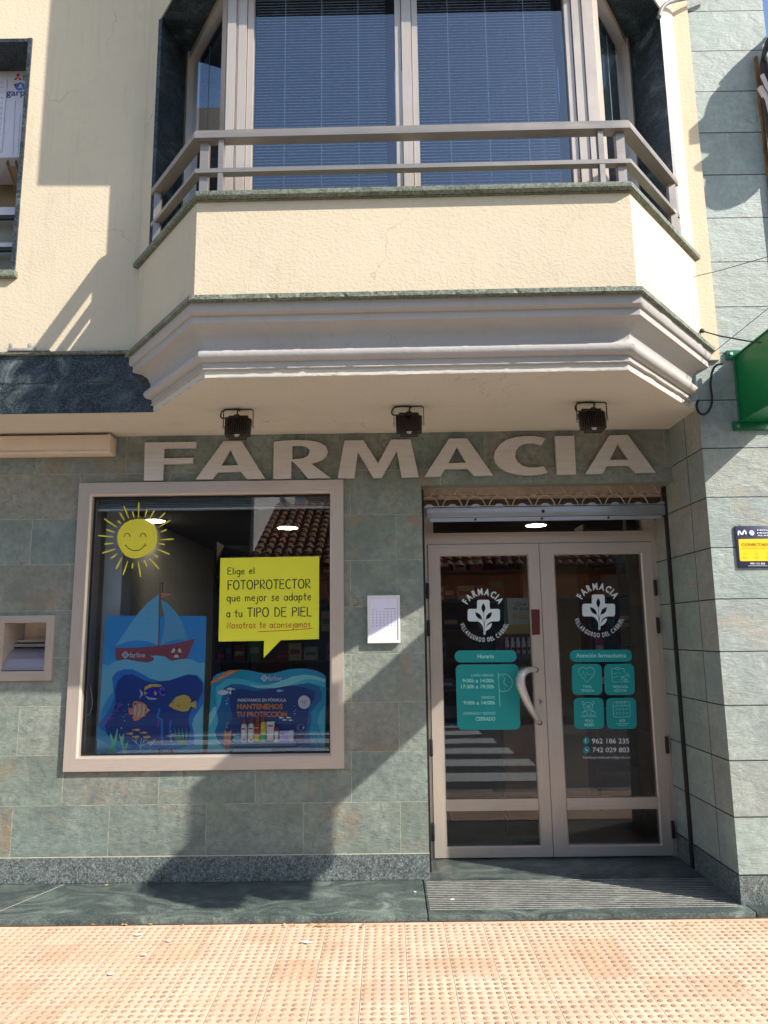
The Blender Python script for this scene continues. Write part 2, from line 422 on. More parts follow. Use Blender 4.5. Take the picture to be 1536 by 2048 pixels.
# ================================================================ GROUND
ZP = -0.18                                   # pavement level; z = 0 is the foot of the slate
TILE = 0.2034
def pavement_mat():
    t = NT('salmon_paving'); o = t.coord()
    sp = t.new('ShaderNodeSeparateXYZ'); t.link(o, sp.inputs[0])
    def line(sock, ph, w):
        f = t.math('FRACT', t.math('DIVIDE', t.math('ADD', sock, ph), TILE))
        d = t.math('ABSOLUTE', t.math('SUBTRACT', f, 0.5))
        return t.ramp(d, [(0.5-w*2.2, 0.0), (0.5-w, 1.0)])
    lx = line(sp.outputs[0], 20*TILE-0.674, 0.006); ly = line(sp.outputs[1], 20*TILE+0.62, 0.004)
    seam = t.math('MAXIMUM', lx, t.math('MULTIPLY', ly, 0.45))
    cell = t.new('ShaderNodeTexWhiteNoise', noise_dimensions='2D')
    cb = t.new('ShaderNodeCombineXYZ')
    t.link(t.math('FLOOR', t.math('DIVIDE', t.math('ADD', sp.outputs[0], 20*TILE-0.674), TILE)), cb.inputs[0])
    t.link(t.math('FLOOR', t.math('DIVIDE', t.math('ADD', sp.outputs[1], 20*TILE+0.62), TILE)), cb.inputs[1])
    t.link(cb.outputs[0], cell.inputs['Vector'])
    c = t.ramp(cell.outputs['Value'], [(0.0, s2l((210, 178, 150))), (0.5, s2l((218, 186, 158))), (1.0, s2l((198, 162, 132)))])
    c = t.mix(t.ramp(t.noise(o, 2.4, 7, 0.65, 0.6), [(0.38, 0.55), (0.6, 0.0)]), c, s2l((226, 202, 180)))
    c = t.mix(t.ramp(t.noise(o, 1.1, 5, 0.6, 0.5), [(0.55, 0.0), (0.75, 0.5)]), c, s2l((202, 156, 112)))
    c = t.mix(t.ramp(t.noise(o, 14, 8, 0.7), [(0.56, 0.0), (0.72, 0.35)]), c, s2l((150, 112, 90)))
    c = t.mix(t.ramp(t.noise(o, 5.0, 9, 0.75, 1.0), [(0.60, 0.0), (0.70, 0.5)]), c, s2l((232, 214, 196)))
    c = t.mix(t.ramp(t.noise(o, 22, 4, 0.6), [(0.68, 0.0), (0.71, 0.6)]), c, s2l((120, 96, 82)))
    gum = t.new('ShaderNodeTexVoronoi', feature='F1'); t.link(o, gum.inputs['Vector']); gum.inputs['Scale'].default_value = 3.2
    c = t.mix(t.ramp(gum.outputs['Distance'], [(0.045, 0.55), (0.06, 0.0)]), c, s2l((236, 226, 212)))
    c = t.mix(t.math('MULTIPLY', seam, 0.42), c, s2l((140, 104, 84)))
    t.color(c); t.b.inputs['Roughness'].default_value = 0.8
    h = t.math('SUBTRACT', t.math('MULTIPLY', t.noise(o, 90, 6, 0.7), 0.5), seam)
    t.bump(h, 0.5, 0.004)
    return t.m
M_PAVE = pavement_mat()
M_DOT = simple('paving_buttons', s2l((184, 150, 120)), 0.8, 0, 0.16, 7, 0.4)
g = MB()
X0, X1, Y0, Y1 = -9.0, 9.0, -1.75, -0.586
g.box(X0, X1, Y0, 0.3, ZP-0.14, ZP, M_PAVE)
# raised buttons of the paving
nd = 6
ix = -60
prof = [(0.0135, 0.0), (0.0115, 0.0032), (0.006, 0.0046)]
x = 0.674-20*TILE
pts = []
k0 = int(-3.2/(TILE/5)); k1 = int(3.3/(TILE/5))
for i in range(k0, k1):
    cx = 0.674+(i+0.5)*TILE/5
    for j in range(28):
        cy = -0.62-(j+0.5)*TILE/5
        if cy < Y0+0.03: break
        jx = random.uniform(-.0015, .0015); jy = random.uniform(-.0015, .0015); hs = random.choice((1, 1, .9, .75, .5))
        base = []
        for r, h in prof:
            base += [(cx+jx+r*1.12*math.cos(2*math.pi*k/nd+.4), cy+jy+r*math.sin(2*math.pi*k/nd+.4), ZP+h*hs-0.0003) for k in range(nd)]
        fs = []
        for l in range(2):
            for k in range(nd): fs.append((l*nd+k, l*nd+(k+1) % nd, (l+1)*nd+(k+1) % nd, (l+1)*nd+k))
        fs.append([2*nd+k for k in range(nd)])
        g.add(base, fs, M_DOT, True)
g.build('pavement', kind='structure', fixn=False)
M_KERB = simple('kerb_stone', s2l((150, 148, 142)), 0.8, 0, 0.15, 8, 0.3)
g = MB()
for k in range(-9, 10): g.bbox(k+0.004, k+0.996, -1.89, -1.753, ZP-0.2, ZP+0.003, M_KERB, 0.012)
g.build('kerb', kind='structure')
def asphalt():
    t = NT('asphalt'); o = t.coord()
    c = t.ramp(t.noise(o, 140, 3, 0.7), [(0.3, s2l((58, 56, 55))), (0.7, s2l((98, 95, 92)))])
    c = t.mix(t.ramp(t.noise(o, 0.8, 6, 0.6), [(0.4, 0.0), (0.7, 0.4)]), c, s2l((112, 106, 100)))
    t.color(c); t.b.inputs['Roughness'].default_value = 0.9; t.bump(t.noise(o, 160, 2), 0.4, 0.004); return t.m
M_ASPH = asphalt()
MB().box(-60, 60, -9.2, -1.87, -0.5, -0.30, M_ASPH).build('road', kind='structure')
M_PAINT = simple('road_paint', s2l((222, 220, 212)), 0.7, 0, 0.12, 20, 0.2)
g = MB()
for k, yb in enumerate((-2.9, -3.85, -4.8, -5.75, -6.7, -7.65)): g.box(-4.2+0.1*k, 1.9-0.1*k, yb-0.5, yb, -0.30, -0.296, M_PAINT)
g.build('crosswalk_marking', kind='structure')
M_OPAVE = simple('far_paving', s2l((150, 140, 128)), 0.85, 0, 0.15, 5, 0.3)
MB().box(-60, 60, -10.4, -9.2, -0.5, ZP, M_OPAVE).build('far_pavement', kind='structure')
M_SOIL = simple('terrain', s2l((150, 132, 108)), 0.9, 0, 0.2, 0.3)
MB().box(-150, 150, -150, 150, -0.8, -0.51, M_SOIL).build('ground', kind='structure')

# ================================================================ PHARMACY BUILDING
B = thing('pharmacy_building', 'pharmacy building clad in green slate tiles with cream rendered bay above the entrance', 'building', (0, 0, ZP))
ZS = 2.657                                   # soffit
XL = -3.6
w = MB()
w.box(XL, -2.478, 0, 0.2, 0, 2.70, M_SLATE); w.box(-2.19, -1.96, 0, 0.2, 0, 2.70, M_SLATE); w.box(-2.478, -2.19, 0, 0.2, 0, 1.115, M_SLATE); w.box(-2.478, -2.19, 0, 0.2, 1.43, 2.70, M_SLATE); w.box(-1.96, -0.36, 0, 0.2, 0, 0.59, M_SLATE)
w.box(-1.96, -0.36, 0, 0.2, 2.27, 2.70, M_SLATE); w.box(-0.36, 0.232, 0, 0.2, 0, 2.70, M_SLATE)
w.box(-0.10, 0.232, 0.2, 0.46, 0, 2.70, M_SLATE)
w.box(0.232, 1.90, 0, 0.10, 2.295, 2.70, M_SLATE)
w.build('slate_wall', B)
p = MB(); p.box(1.90, 2.56, -0.48, 0.75, 0.0, 6.6, M_PIER); p.build('slate_pier', B)
k = MB(); k.box(XL, 0.234, -0.004, 0.2, -0.151, -0.004, M_SKIRT)
M_GROUT = simple('pale_grout', s2l((190, 182, 160)), 0.9)
k.box(XL, 0.233, -0.0015, 0.1, -0.004, 0.0, M_GROUT)
k.box(1.897, 2.562, -0.484, 0.7, -0.151, -0.004, M_SKIRT)
k.build('granite_skirting', B)
M_DARKGAP = simple('dark_joint', s2l((84, 62, 46)), 0.95, 0, 0.3, 30)  # dark brown strip along the front foot of the step
# entrance step with anti-slip strips in front of the door
s = MB()
s.bbox(XL, 0.188, -0.582, -0.004, -0.33, -0.151, M_STEP, 0.006); s.bbox(0.193, 1.925, -0.586, 0.7, -0.33, -0.151, M_STEP, 0.006)
s.bbox(1.930, 3.4, -0.584, -0.3, -0.33, -0.151, M_STEP, 0.006)
s.box(XL, 3.4, -0.594, -0.587, -0.33, ZP+0.004, M_DARKGAP)
st = s.build('entrance_step', B)
q = MB(); M_STRIP = simple('antislip_strip', s2l((158, 152, 142)), 0.85, 0, 0.2, 30)
for i in range(17): q.box(0.205, 1.893, -0.503+i*0.0285, -0.4965+i*0.0285, -0.1508, -0.1495, M_STRIP)
q.build('antislip_strips', st)
MB().add([(-1.99, -0.02, -0.1506), (-1.984, -0.02, -0.1506), (-2.20, -0.575, -0.1506), (-2.206, -0.575, -0.1506)], [(0, 1, 2, 3)], M_GROUT).build('joint', st)

# plan of the bay
BA, BB, BC, BD = Vector((-1.535, -0.50)), Vector((-0.987, -1.20)), Vector((1.303, -1.23)), Vector((1.945, -0.50))
def offline(a, b, o):
    d = (b-a).normalized(); n = Vector((d.y, -d.x))
    if n.y > 0: n = -n
    return a+n*o, d
def isect(p, d, q, e):
    t = ((q-p).x*e.y-(q-p).y*e.x)/(d.x*e.y-d.y*e.x); return p+d*t
def bay(o, yl=-0.50, yr=-0.50):
    so_ = o*0.6 if o > 0 else o
    l, f, r = offline(BA, BB, so_), offline(BB, BC, o), offline(BC, BD, so_)
    return [isect(*l, Vector((0, yl)), Vector((1, 0))), isect(*l, *f), isect(*f, *r), isect(*r, Vector((0, yr)), Vector((1, 0)))]
def v3(p, z): return Vector((p.x, p.y, z))
# soffit
bo = bay(-0.091, -0.525, -0.47)
so = [(XL, 0.02), (XL, -0.525)]+[tuple(q) for q in bo]+[(1.905, -0.47), (1.905, 0.02)]
MB().prism([(a, b, ZS) for a, b in so], (0, 0, 0.04), M_WHITE).build('soffit', B)
# granite fascia left of the bay
f = MB(); f.box(XL, -1.33, -0.53, -0.40, ZS+0.002, 2.842, M_NAVY); f.box(XL, -1.33, -0.53, -0.40, 2.850, 3.026, M_NAVY)
f.box(XL, -1.33, -0.525, -0.40, 2.842, 2.850, M_SILL); f.bbox(XL, -1.45, -0.552, -0.40, 3.0265, 3.046, M_SILL, 0.006)
f.build('fascia', B)
# rendered wall
c = MB(); c.box(-2.31, -1.43, -0.50, -0.3, 3.04, 6.6, M_CREAM); c.box(XL, -2.31, -0.50, -0.3, 3.04, 3.575, M_CREAM); c.box(XL, -2.31, -0.50, -0.3, 5.225, 6.6, M_CREAM)
c.build('rendered_wall', B)
MB().box(1.78, 2.045, -0.50, -0.2, 2.95, 6.6, M_CREAM).build('rendered_wall', B)
# bay parapet and header
c = MB(); poly = bay(0.0); back = [Vector((1.90, -0.3)), Vector((-1.55, -0.3))]
c.prism([v3(q, 3.02) for q in poly+back], (0, 0, 0.58), M_CREAM); c.build('bay_parapet', B)
ZH = 5.24
c = MB(); c.prism([v3(q, ZH) for q in poly+back], (0, 0, 1.4), M_CREAM)
c.build('bay_header', B)
# corner strips and granite jambs
J0, J1, F_, G_, K1, K0 = Vector((-1.411, -0.658)), Vector((-1.33, -0.345)), Vector((-0.90, -0.97)), Vector((1.25, -0.99)), Vector((1.68, -0.40)), Vector((1.785, -0.682))
for q4 in ((BA, J0, J1, Vector((-1.42, -0.3))), (K0, BD, Vector((1.9, -0.3)), K1)): MB().prism([v3(q, 3.60) for q in q4], (0, 0, ZH-3.601), M_CREAM).build('bay_corner', B)
b3 = bay(-0.003)
MB().prism([v3(q, ZH-0.014) for q in (J0+Vector((.006, 0)), b3[1], b3[2], K0-Vector((.006, 0)), K1, Vector((1.3, -.2)), Vector((-1.0, -.2)), J1)], (0, 0, 0.013), M_NAVY).build('header_soffit', B)
for a, b, sgn in ((J0, J1, 1), (K0, K1, -1)):
    d = (b-a).normalized(); n = Vector((d.y, -d.x))*0.02
    if n.x*sgn < 0: n = -n
    a2 = a-d*0.012-n*0.2
    MB().prism([v3(q, 3.61) for q in (a2, a2+n*1.2, b+n, b-n*0.2)], (0, 0, ZH-3.625), M_NAVY).build('granite_jamb', B)
# sill
sl = MB(); sl.prism([v3(q, 3.60) for q in bay(0.018)+back], (0, 0, 0.005), M_SILL)
o1, o2 = bay(0.028), bay(0.045); o3 = bay(0.03); inn = bay(-0.25)
lv = [(bay(0.02), 3.603), (o1, 3.603), (o2, 3.612), (bay(0.047), 3.625), (o2, 3.638), (o3, 3.645), (inn, 3.648)]
vs = []; fs = []
for r_, z in lv: vs += [v3(q, z) for q in r_]
for i in range(len(lv)-1):
    for j in range(3): fs.append((i*4+j, i*4+j+1, (i+1)*4+j+1, (i+1)*4+j))
fs += [tuple(range(0, len(lv)*4, 4)), tuple(range(3, len(lv)*4, 4))]
sl.add(vs, fs, M_SILL, True); sl.build('window_sill', B)
# cornice
prof = [(0.0, 3.031), (0.096, 3.029), (0.098, 3.004), (0.060, 3.001), (0.058, 2.957), (0.046, 2.948), (0.026, 2.946), (0.024, 2.908), (0.000, 2.903), (-0.030, 2.892), (-0.056, 2.870), (-0.070, 2.842), (-0.073, 2.822), (-0.070, 2.808), (-0.060, 2.797), (-0.046, 2.787), (-0.040, 2.774), (-0.042, 2.758), (-0.052, 2.744), (-0.068, 2.736), (-0.080, 2.735), (-0.082, 2.706), (-0.074, 2.702), (-0.074, 2.698), (-0.098, 2.694), (-0.100, 2.666), (-0.090, 2.662), (-0.090, 2.656)]
c = MB(); vs = []; fs = []; n = 4
rings = []
for o, z in prof: rings.append([v3(q, z) for q in bay(o, -0.50, -0.47)])
def sweep(mb, rings, mat, sm, worn=()):
    """three runs, finely divided so that worn edges wander and chip a little"""
    vs = []; fs = []; ns = (24, 110, 24); rj = random.Random(11); rows = []
    for ri, r_ in enumerate(rings):
        row = []; chip = 0.0
        for j in range(3):
            a, b = r_[j], r_[j+1]; nrm = Vector(((b-a).y, -(b-a).x, 0)).normalized()
            if nrm.y > 0: nrm = -nrm
            for k_ in range(ns[j]+(1 if j == 2 else 0)):
                q = a+(b-a)*(k_/ns[j])
                if ri in worn and 0 < k_ < ns[j]:
                    if rj.random() < .06: chip = rj.uniform(.002, .007)
                    elif rj.random() < .5: chip = 0.0
                    q = q-nrm*(chip+rj.uniform(0, .0012))+Vector((0, 0, rj.uniform(-.001, .001)+chip*.4))
                row.append(q)
        rows.append(row)
    m_ = len(rows[0])
    for row in rows: vs += row
    for i in range(len(rows)-1):
        for j in range(m_-1): fs.append((i*m_+j, (i+1)*m_+j, (i+1)*m_+j+1, i*m_+j+1))
    mb.add(vs, fs, mat, sm)
sweep(c, rings[3:], M_CORN, True, (19, 20, 22, 23, 24))
cor = c.build('cornice', B)
c = MB(); sweep(c, rings[:4], M_SILL, False, (1, 2)); c.build('capping', cor)

# ---------------------------------------------------------------- bay window
wf = MB()
def post(a, b, parts, mat=M_ALUV, dep=0.06, z0=3.60, z1=ZH-0.012):
    """upright made of ribs: parts = (from, to, proud) in metres along a->b"""
    d = (b-a).normalized(); n = Vector((d.y, -d.x))
    if n.y > 0: n = -n
    for u0, u1, pr in parts:
        p0 = a+d*u0; p1 = a+d*u1
        wf.prism([v3(q, z0) for q in (p0+n*pr, p1+n*pr, p1-n*dep, p0-n*dep)], (0, 0, z1-z0), mat)
L = (G_-F_).length
post(F_, G_, [(0.0, 0.05, 0.012), (0.053, 0.062, 0.0), (0.064, 0.112, 0.006), (0.116, 0.150, -0.006)])
post(F_, G_, [(0.985, 1.02, -0.006), (1.024, 1.080, 0.006), (1.084, 1.118, -0.006)])
post(F_, G_, [(L-0.165, L-0.128, -0.006), (L-0.124, L-0.083, 0.006), (L-0.080, L-0.066, 0.0), (L-0.064, L, 0.012)])
wf.prism([v3(q, 3.648) for q in (F_, G_, G_+Vector((0, .06)), F_+Vector((0, .06)))], (0, 0, 0.05), M_ALU)
wf.prism([v3(q, ZH-0.07) for q in (F_, G_, G_+Vector((0, .06)), F_+Vector((0, .06)))], (0, 0, 0.055), M_ALU)
for a, b in ((J1, F_), (K1, G_)):
    L2 = (b-a).length; d = (b-a).normalized(); nn = Vector((d.y, -d.x)); nn = -nn if nn.y > 0 else nn
    post(a, b, [(0.0, 0.03, 0.03), (0.033, 0.075, 0.012), (L2-0.075, L2-0.012, 0.008)], M_ALUV)
    for z in (3.648, ZH-0.07):
        wf.prism([v3(q, z) for q in (a+d*.07, b-d*.07, b-d*.07-nn*.05, a+d*.07-nn*.05)], (0, 0, 0.055), M_ALU)
wf = wf.build('bay_window', B)
def pane(mb, a, b, z0, z1, mat):
    mb.add([v3(a, z0), v3(b, z0), v3(b, z1), v3(a, z1)], [(0, 1, 2, 3)], mat)
dF = (G_-F_).normalized(); inw = Vector((0, 0.035))
pn = [(F_+dF*0.15+inw, F_+dF*0.985+inw), (F_+dF*1.118+inw, F_+dF*(L-0.165)+inw), (J1+(F_-J1).normalized()*.07+Vector((.025, .018)), F_+(J1-F_).normalized()*.07+Vector((.025, .018))), (K1+(G_-K1).normalized()*.07+Vector((-.025, .018)), G_+(K1-G_).normalized()*.07+Vector((-.025, .018)))]
for a, b in pn: g = MB(); pane(g, a, b, 3.70, ZH-0.06, M_GLASSUP); g.build('pane', wf)
M_SLAT = simple('blind_slats', s2l((236, 238, 238)), 0.5, 0.2, 0.03)
M_CURT = simple('dark_curtain', s2l((70, 84, 110)), 0.9, 0, 0.15, 4)
for i, (a, b) in enumerate(pn):
    d = (b-a).normalized(); nb = Vector((0, 0.05)) if i < 2 else (Vector((.04, .03)) if i == 2 else Vector((-.04, .03)))
    a2 = a+d*0.004+nb; b2 = b-d*(0.055 if i < 2 else 0.02)+nb
    bl = MB(); z = 3.71
    while z < ZH-0.1:
        dz = 0.0056; dn = nb.normalized()*0.0036
        bl.add([v3(a2-dn, z-dz), v3(b2-dn, z-dz), v3(b2+dn, z+dz), v3(a2+dn, z+dz)], [(0, 1, 2, 3)], M_SLAT); z += 0.0195
    nl = 3 if i < 2 else 2
    for k_ in range(nl):
        q = a2+(b2-a2)*((k_+0.8)/(nl+0.55)); qo = q-nb.normalized()*0.009
        bl.bar(v3(qo, 3.70), v3(qo, ZH-0.08), 0.004, 0.002, M_SLAT, (0, 1, 0))
    bl.build('blind', wf, fixn=False)
    cu = MB(); cv = []; nseg = 90
    for k_ in range(nseg+1):
        q = a+(b-a)*(k_/nseg)+nb*4.2; q = q+nb.normalized()*0.035*math.sin(k_*0.55)
        cv += [v3(q, 3.66), v3(q, ZH)]
    cu.add(cv, [(2*k_, 2*k_+2, 2*k_+3, 2*k_+1) for k_ in range(nseg)], M_CURT, True); cu.build('curtain', wf, fixn=False)
# dark room behind the bay
M_ROOM = simple('dim_room', s2l((120, 112, 104)), 0.9)
c = MB(); c.box(-1.6, 1.95, 0.6, 0.65, 3.4, 5.6, M_ROOM); c.box(-1.65, -1.6, -0.29, 0.65, 3.4, 5.6, M_ROOM); c.box(1.78, 1.83, -0.19, 0.65, 3.4, 5.6, M_ROOM)
c.box(-1.65, 1.95, -0.29, 0.65, 3.50, 3.55, M_ROOM); c.build('upper_room', B)
# railing
rl = thing('balcony_railing', 'grey metal two-bar railing standing on the granite sill of the bay window', 'railing', (0.15, -1.2, 3.648))
def rpath(o, z, tl, tr):
    p = bay(o); l = p[1]+(p[0]-p[1])*tl; r_ = p[2]+(p[3]-p[2])*tr
    return [v3(l, z), v3(p[1], z), v3(p[2], z), v3(r_, z)]
def rail(path, prof, name, mat):
    """prof = (across, up) section; mitred at the bends"""
    mb = MB(); n = len(prof); vs = []
    for i, p_ in enumerate(path):
        d0 = (path[i]-path[i-1]).normalized() if i else (path[1]-path[0]).normalized()
        d1 = (path[i+1]-path[i]).normalized() if i < len(path)-1 else d0
        t = (d0+d1).normalized(); s_ = t.cross(Vector((0, 0, 1))).normalized(); k_ = 1/max(0.3, t.dot(d0))
        for a, b in prof: vs.append(p_+s_*a*k_+Vector((0, 0, b)))
    fs = []
    for i in range(len(path)-1):
        for j in range(n): fs.append((i*n+j, i*n+(j+1) % n, (i+1)*n+(j+1) % n, (i+1)*n+j))
    fs += [list(range(n)), [(len(path)-1)*n+j for j in reversed(range(n))]]
    mb.add(vs, fs, mat, True); return mb.build(name, rl)
top = [(-.034, -.028), (.034, -.028), (.036, -.01), (.034, .008), (.026, .022), (.012, .030), (-.012, .030), (-.026, .022), (-.034, .008), (-.036, -.01)]
rail(rpath(0.0, 3.985, 0.70, 0.70), top, 'handrail', M_RAIL)
rail(rpath(0.0, 3.772, 0.72, 0.72), [(-.022, -.012), (.022, -.012), (.022, .012), (-.022, .012)], 'lower_rail', M_RAIL)
PB = bay(0.0)
for q, wd in ((PB[1]+(PB[2]-PB[1]).normalized()*0.125, .028), (PB[1]+Vector((0.03, 0.02)), .045), (PB[2]-(PB[2]-PB[1]).normalized()*0.14, .028), (PB[2]+Vector((-.03, .02)), .045), (PB[1]+(PB[0]-PB[1])*0.66, .04), (PB[2]+(PB[3]-PB[2])*0.66, .04)):
    mb = MB(); mb.box(q.x-wd/2, q.x+wd/2, q.y-.02, q.y+.02, 3.640, 3.96, M_RAIL); mb.build('post', rl)

# ---------------------------------------------------------------- shop window
sw = MB()
def frame(mb, x0, x1, z0, z1, w_, y0, y1, mat, bev=0.012, matv=None):
    """mitred frame of four members, with an inner chamfer"""
    matv = matv or mat
    o = [(x0, z0), (x1, z0), (x1, z1), (x0, z1)]; i_ = [(x0+w_, z0+w_), (x1-w_, z0+w_), (x1-w_, z1-w_), (x0+w_, z1-w_)]; m_ = [(x0+w_-bev, z0+w_-bev), (x1-w_+bev, z0+w_-bev), (x1-w_+bev, z1-w_+bev), (x0+w_-bev, z1-w_+bev)]
    for k_ in range(4):
        j = (k_+1) % 4; mt = mat if k_ % 2 == 0 else matv
        vs = [(*[o[k_][0]], y1, o[k_][1]), (o[j][0], y1, o[j][1]), (o[k_][0], y0, o[k_][1]), (o[j][0], y0, o[j][1]), (m_[k_][0], y0, m_[k_][1]), (m_[j][0], y0, m_[j][1]), (i_[k_][0], y0+bev, i_[k_][1]), (i_[j][0], y0+bev, i_[j][1]), (i_[k_][0], y1, i_[k_][1]), (i_[j][0], y1, i_[j][1])]
        mb.add(vs, [(0, 1, 3, 2), (2, 3, 5, 4), (4, 5, 7, 6), (6, 7, 9, 8)], mt)
frame(sw, -2.033, -0.285, 0.505, 2.335, 0.088, -0.028, 0.16, M_ALU, 0.012, M_ALUV)
shopw = sw.build('shop_window', B, fixn=False)
g = MB(); pane(g, Vector((-1.95, 0.03)), Vector((-0.368, 0.03)), 0.58, 2.26, M_GLASS); g.build('pane', shopw)
g = MB()
for a in ((-1.948, -1.938, .592, 2.25), (-.381, -.371, .592, 2.25)): g.box(a[0], a[1], 0.015, 0.034, a[2], a[3], M_BLACK)
g.box(-1.938, -.381, 0.015, 0.034, 2.236, 2.249, M_BLACK); g.box(-1.938, -.381, .015, .034, .592, .602, M_BLACK); g.build('gasket', shopw)

# ---------------------------------------------------------------- door, transom, shutter
YD = 0.415
df = MB()
df.box(0.246, 0.284, YD-0.01, YD+0.07, -0.151, 2.29, M_ALUV); df.box(1.872, 1.900, YD-0.01, YD+0.07, -0.151, 2.29, M_ALUV)
df.box(0.284, 1.872, YD-0.012, YD+0.07, 1.948, 2.028, M_ALU)
df.box(0.284, 0.33, YD-0.005, YD+0.06, 2.028, 2.29, M_ALUV); df.box(1.826, 1.872, YD-0.005, YD+0.06, 2.028, 2.29, M_ALUV); df.box(0.33, 1.826, YD-0.005, YD+0.06, 2.255, 2.29, M_ALU)
df = df.build('door_frame', B)
g = MB(); pane(g, Vector((0.33, YD+.03)), Vector((1.826, YD+.03)), 2.028, 2.255, M_GLASS); g.build('transom_pane', df)
DX = [(0.288, 1.072, 0.374, 0.990), (1.076, 1.868, 1.182, 1.790)]
doors = []
for n_, (x0, x1, gx0, gx1) in enumerate(DX):
    d = MB(); z0, z1 = -0.143, 1.944; gz0, gz1, ra, rb = -0.074, 1.862, 0.150, 0.224
    y0, y1 = YD-0.022, YD+0.03
    # mitred perimeter
    o = [(x0, z0), (x1, z0), (x1, z1), (x0, z1)]; i_ = [(gx0, gz0), (gx1, gz0), (gx1, gz1), (gx0, gz1)]
    for k_ in range(4):
        j = (k_+1) % 4; mt = M_ALU if k_ % 2 == 0 else M_ALUV
        mm = [(i_[q][0]+(.008 if q in (1, 2) else -.008), i_[q][1]+(.008 if q > 1 else -.008)) for q in (k_, j)]
        vs = [(o[k_][0], y1, o[k_][1]), (o[j][0], y1, o[j][1]), (o[k_][0], y0, o[k_][1]), (o[j][0], y0, o[j][1]), (mm[0][0], y0, mm[0][1]), (mm[1][0], y0, mm[1][1]), (i_[k_][0], y0+.008, i_[k_][1]), (i_[j][0], y0+.008, i_[j][1]), (i_[k_][0], y1, i_[k_][1]), (i_[j][0], y1, i_[j][1])]
        d.add(vs, [(0, 1, 3, 2), (2, 3, 5, 4), (4, 5, 7, 6), (6, 7, 9, 8), (0, 1, 9, 8)], mt)
    d.box(gx0, gx1, y0+.003, y1, ra, rb, M_ALU)
    d = d.build('door', B, fixn=True); doors.append(d)
    g = MB(); pane(g, Vector((gx0, YD)), Vector((gx1, YD)), rb, gz1, M_GLASS); g.build('pane', d)
    g = MB(); pane(g, Vector((gx0, YD)), Vector((gx1, YD)), gz0, ra, M_GLASS); g.build('pane', d)
    hx = x0-0.008 if n_ == 0 else x1+0.006
    for hz in (1.62, 1.36, 0.56, 0.02):
        h = MB(); h.bbox(hx-.011, hx+.011, YD-.036, YD-.008, hz-.055, hz+.055, M_BLACK, .004); h.build('hinge', d)
d = doors[0]
g = MB(); g.disc((1.036, YD-.022, .86), .011, (0, -1, 0), .012, M_GALV); g.box(1.031, 1.041, YD-.034, YD-.022, .836, .86, M_GALV); g.build('lock', d)
M_RED = simple('dark_red_plate', s2l((84, 26, 22)), 0.4)
g = MB(); g.prism([at(x_, y_, YD-.0225) for x_, y_ in ((1062, 1219), (1079, 1219), (1080, 1269), (1064, 1270))], (0, -.004, 0), M_RED); g.build('lock_plate', d)
# curved pull handle: thick boomerang arc from the lock stile
hp = Z([(1335, 385), (1250, 375), (1160, 392), (1090, 440), (1063, 520), (1068, 610), (1110, 730), (1180, 880), (1260, 1020), (1340, 1140), (1390, 1200)], 7.68, 900, 1290)
hy = [0.0, -.030, -.055, -.068, -.072, -.072, -.068, -.058, -.042, -.020, 0.0]
hr = [.012, .017, .023, .029, .032, .032, .029, .025, .020, .016, .012]
M_HANDLE = brushed('satin_handle', s2l((214, 206, 198)), 0.3, 0.35)
g = MB(); base = [at(x_, y_, YD-.045) for x_, y_ in hp]
cen = [v+Vector((0, .022+hy[i], 0)) for i, v in enumerate(base)]
# smooth by subdividing with Catmull-Rom
def crom(P, n=4, closed=False):
    out = []
    for i in range(len(P)-1):
        p0 = P[max(i-1, 0)]; p1 = P[i]; p2 = P[i+1]; p3 = P[min(i+2, len(P)-1)]
        for k_ in range(n):
            t = k_/n; out.append(0.5*((2*p1)+(p2-p0)*t+(2*p0-5*p1+4*p2-p3)*t*t+(3*p1-p0-3*p2+p3)*t**3))
    out.append(P[-1]); return out
cr_ = crom([Vector((r_, 0, 0)) for r_ in hr])
g.tube(crom(cen), .015, M_HANDLE, 14, radii=[q.x for q in cr_])
for q in (cen[0], cen[-1]): g.disc(q+Vector((0, .03, 0)), .017, (0, -1, 0), .03, M_BLACK)
g.build('pull_handle', d)
g = MB(); inner_ = [Vector((v.x, YD+.06-(v.y-YD), v.z)) for v in cen]; g.tube(crom(inner_), .015, M_GALV, 10, radii=[q.x for q in cr_]); g.build('inner_handle', d)

sh = thing('roller_shutter', 'rolled-up metal grille shutter with grey bottom bar hanging above the entrance doors', 'shutter', (1.07, 0.15, 2.08))
YS = 0.15
g = MB(); g.bbox(0.268, 1.888, YS-.016, YS+.016, 2.098, 2.166, M_GALV, .003); 
g.box(0.29, 1.86, YS-.012, YS+.012, 2.070, 2.095, M_GALV)
g.disc((1.06, YS-.016, 2.131), .011, (0, -1, 0), .004, M_BLACK)
for dx in (-.065, .065):
    for dz in (-.016, .016): g.disc((1.06+dx, YS-.016, 2.131+dz), .006, (0, -1, 0), .004, M_GALV)
for xx in (.60, 1.05, 1.50): g.disc((xx, YS-.012, 2.082), .007, (0, -1, 0), .012, M_DARK)
g.build('bottom_bar', sh)
g = MB(); M_WIRE = simple('shutter_wire', s2l((214, 186, 158)), 0.35, 0.3)
px_ = 0.158; n_ = 10
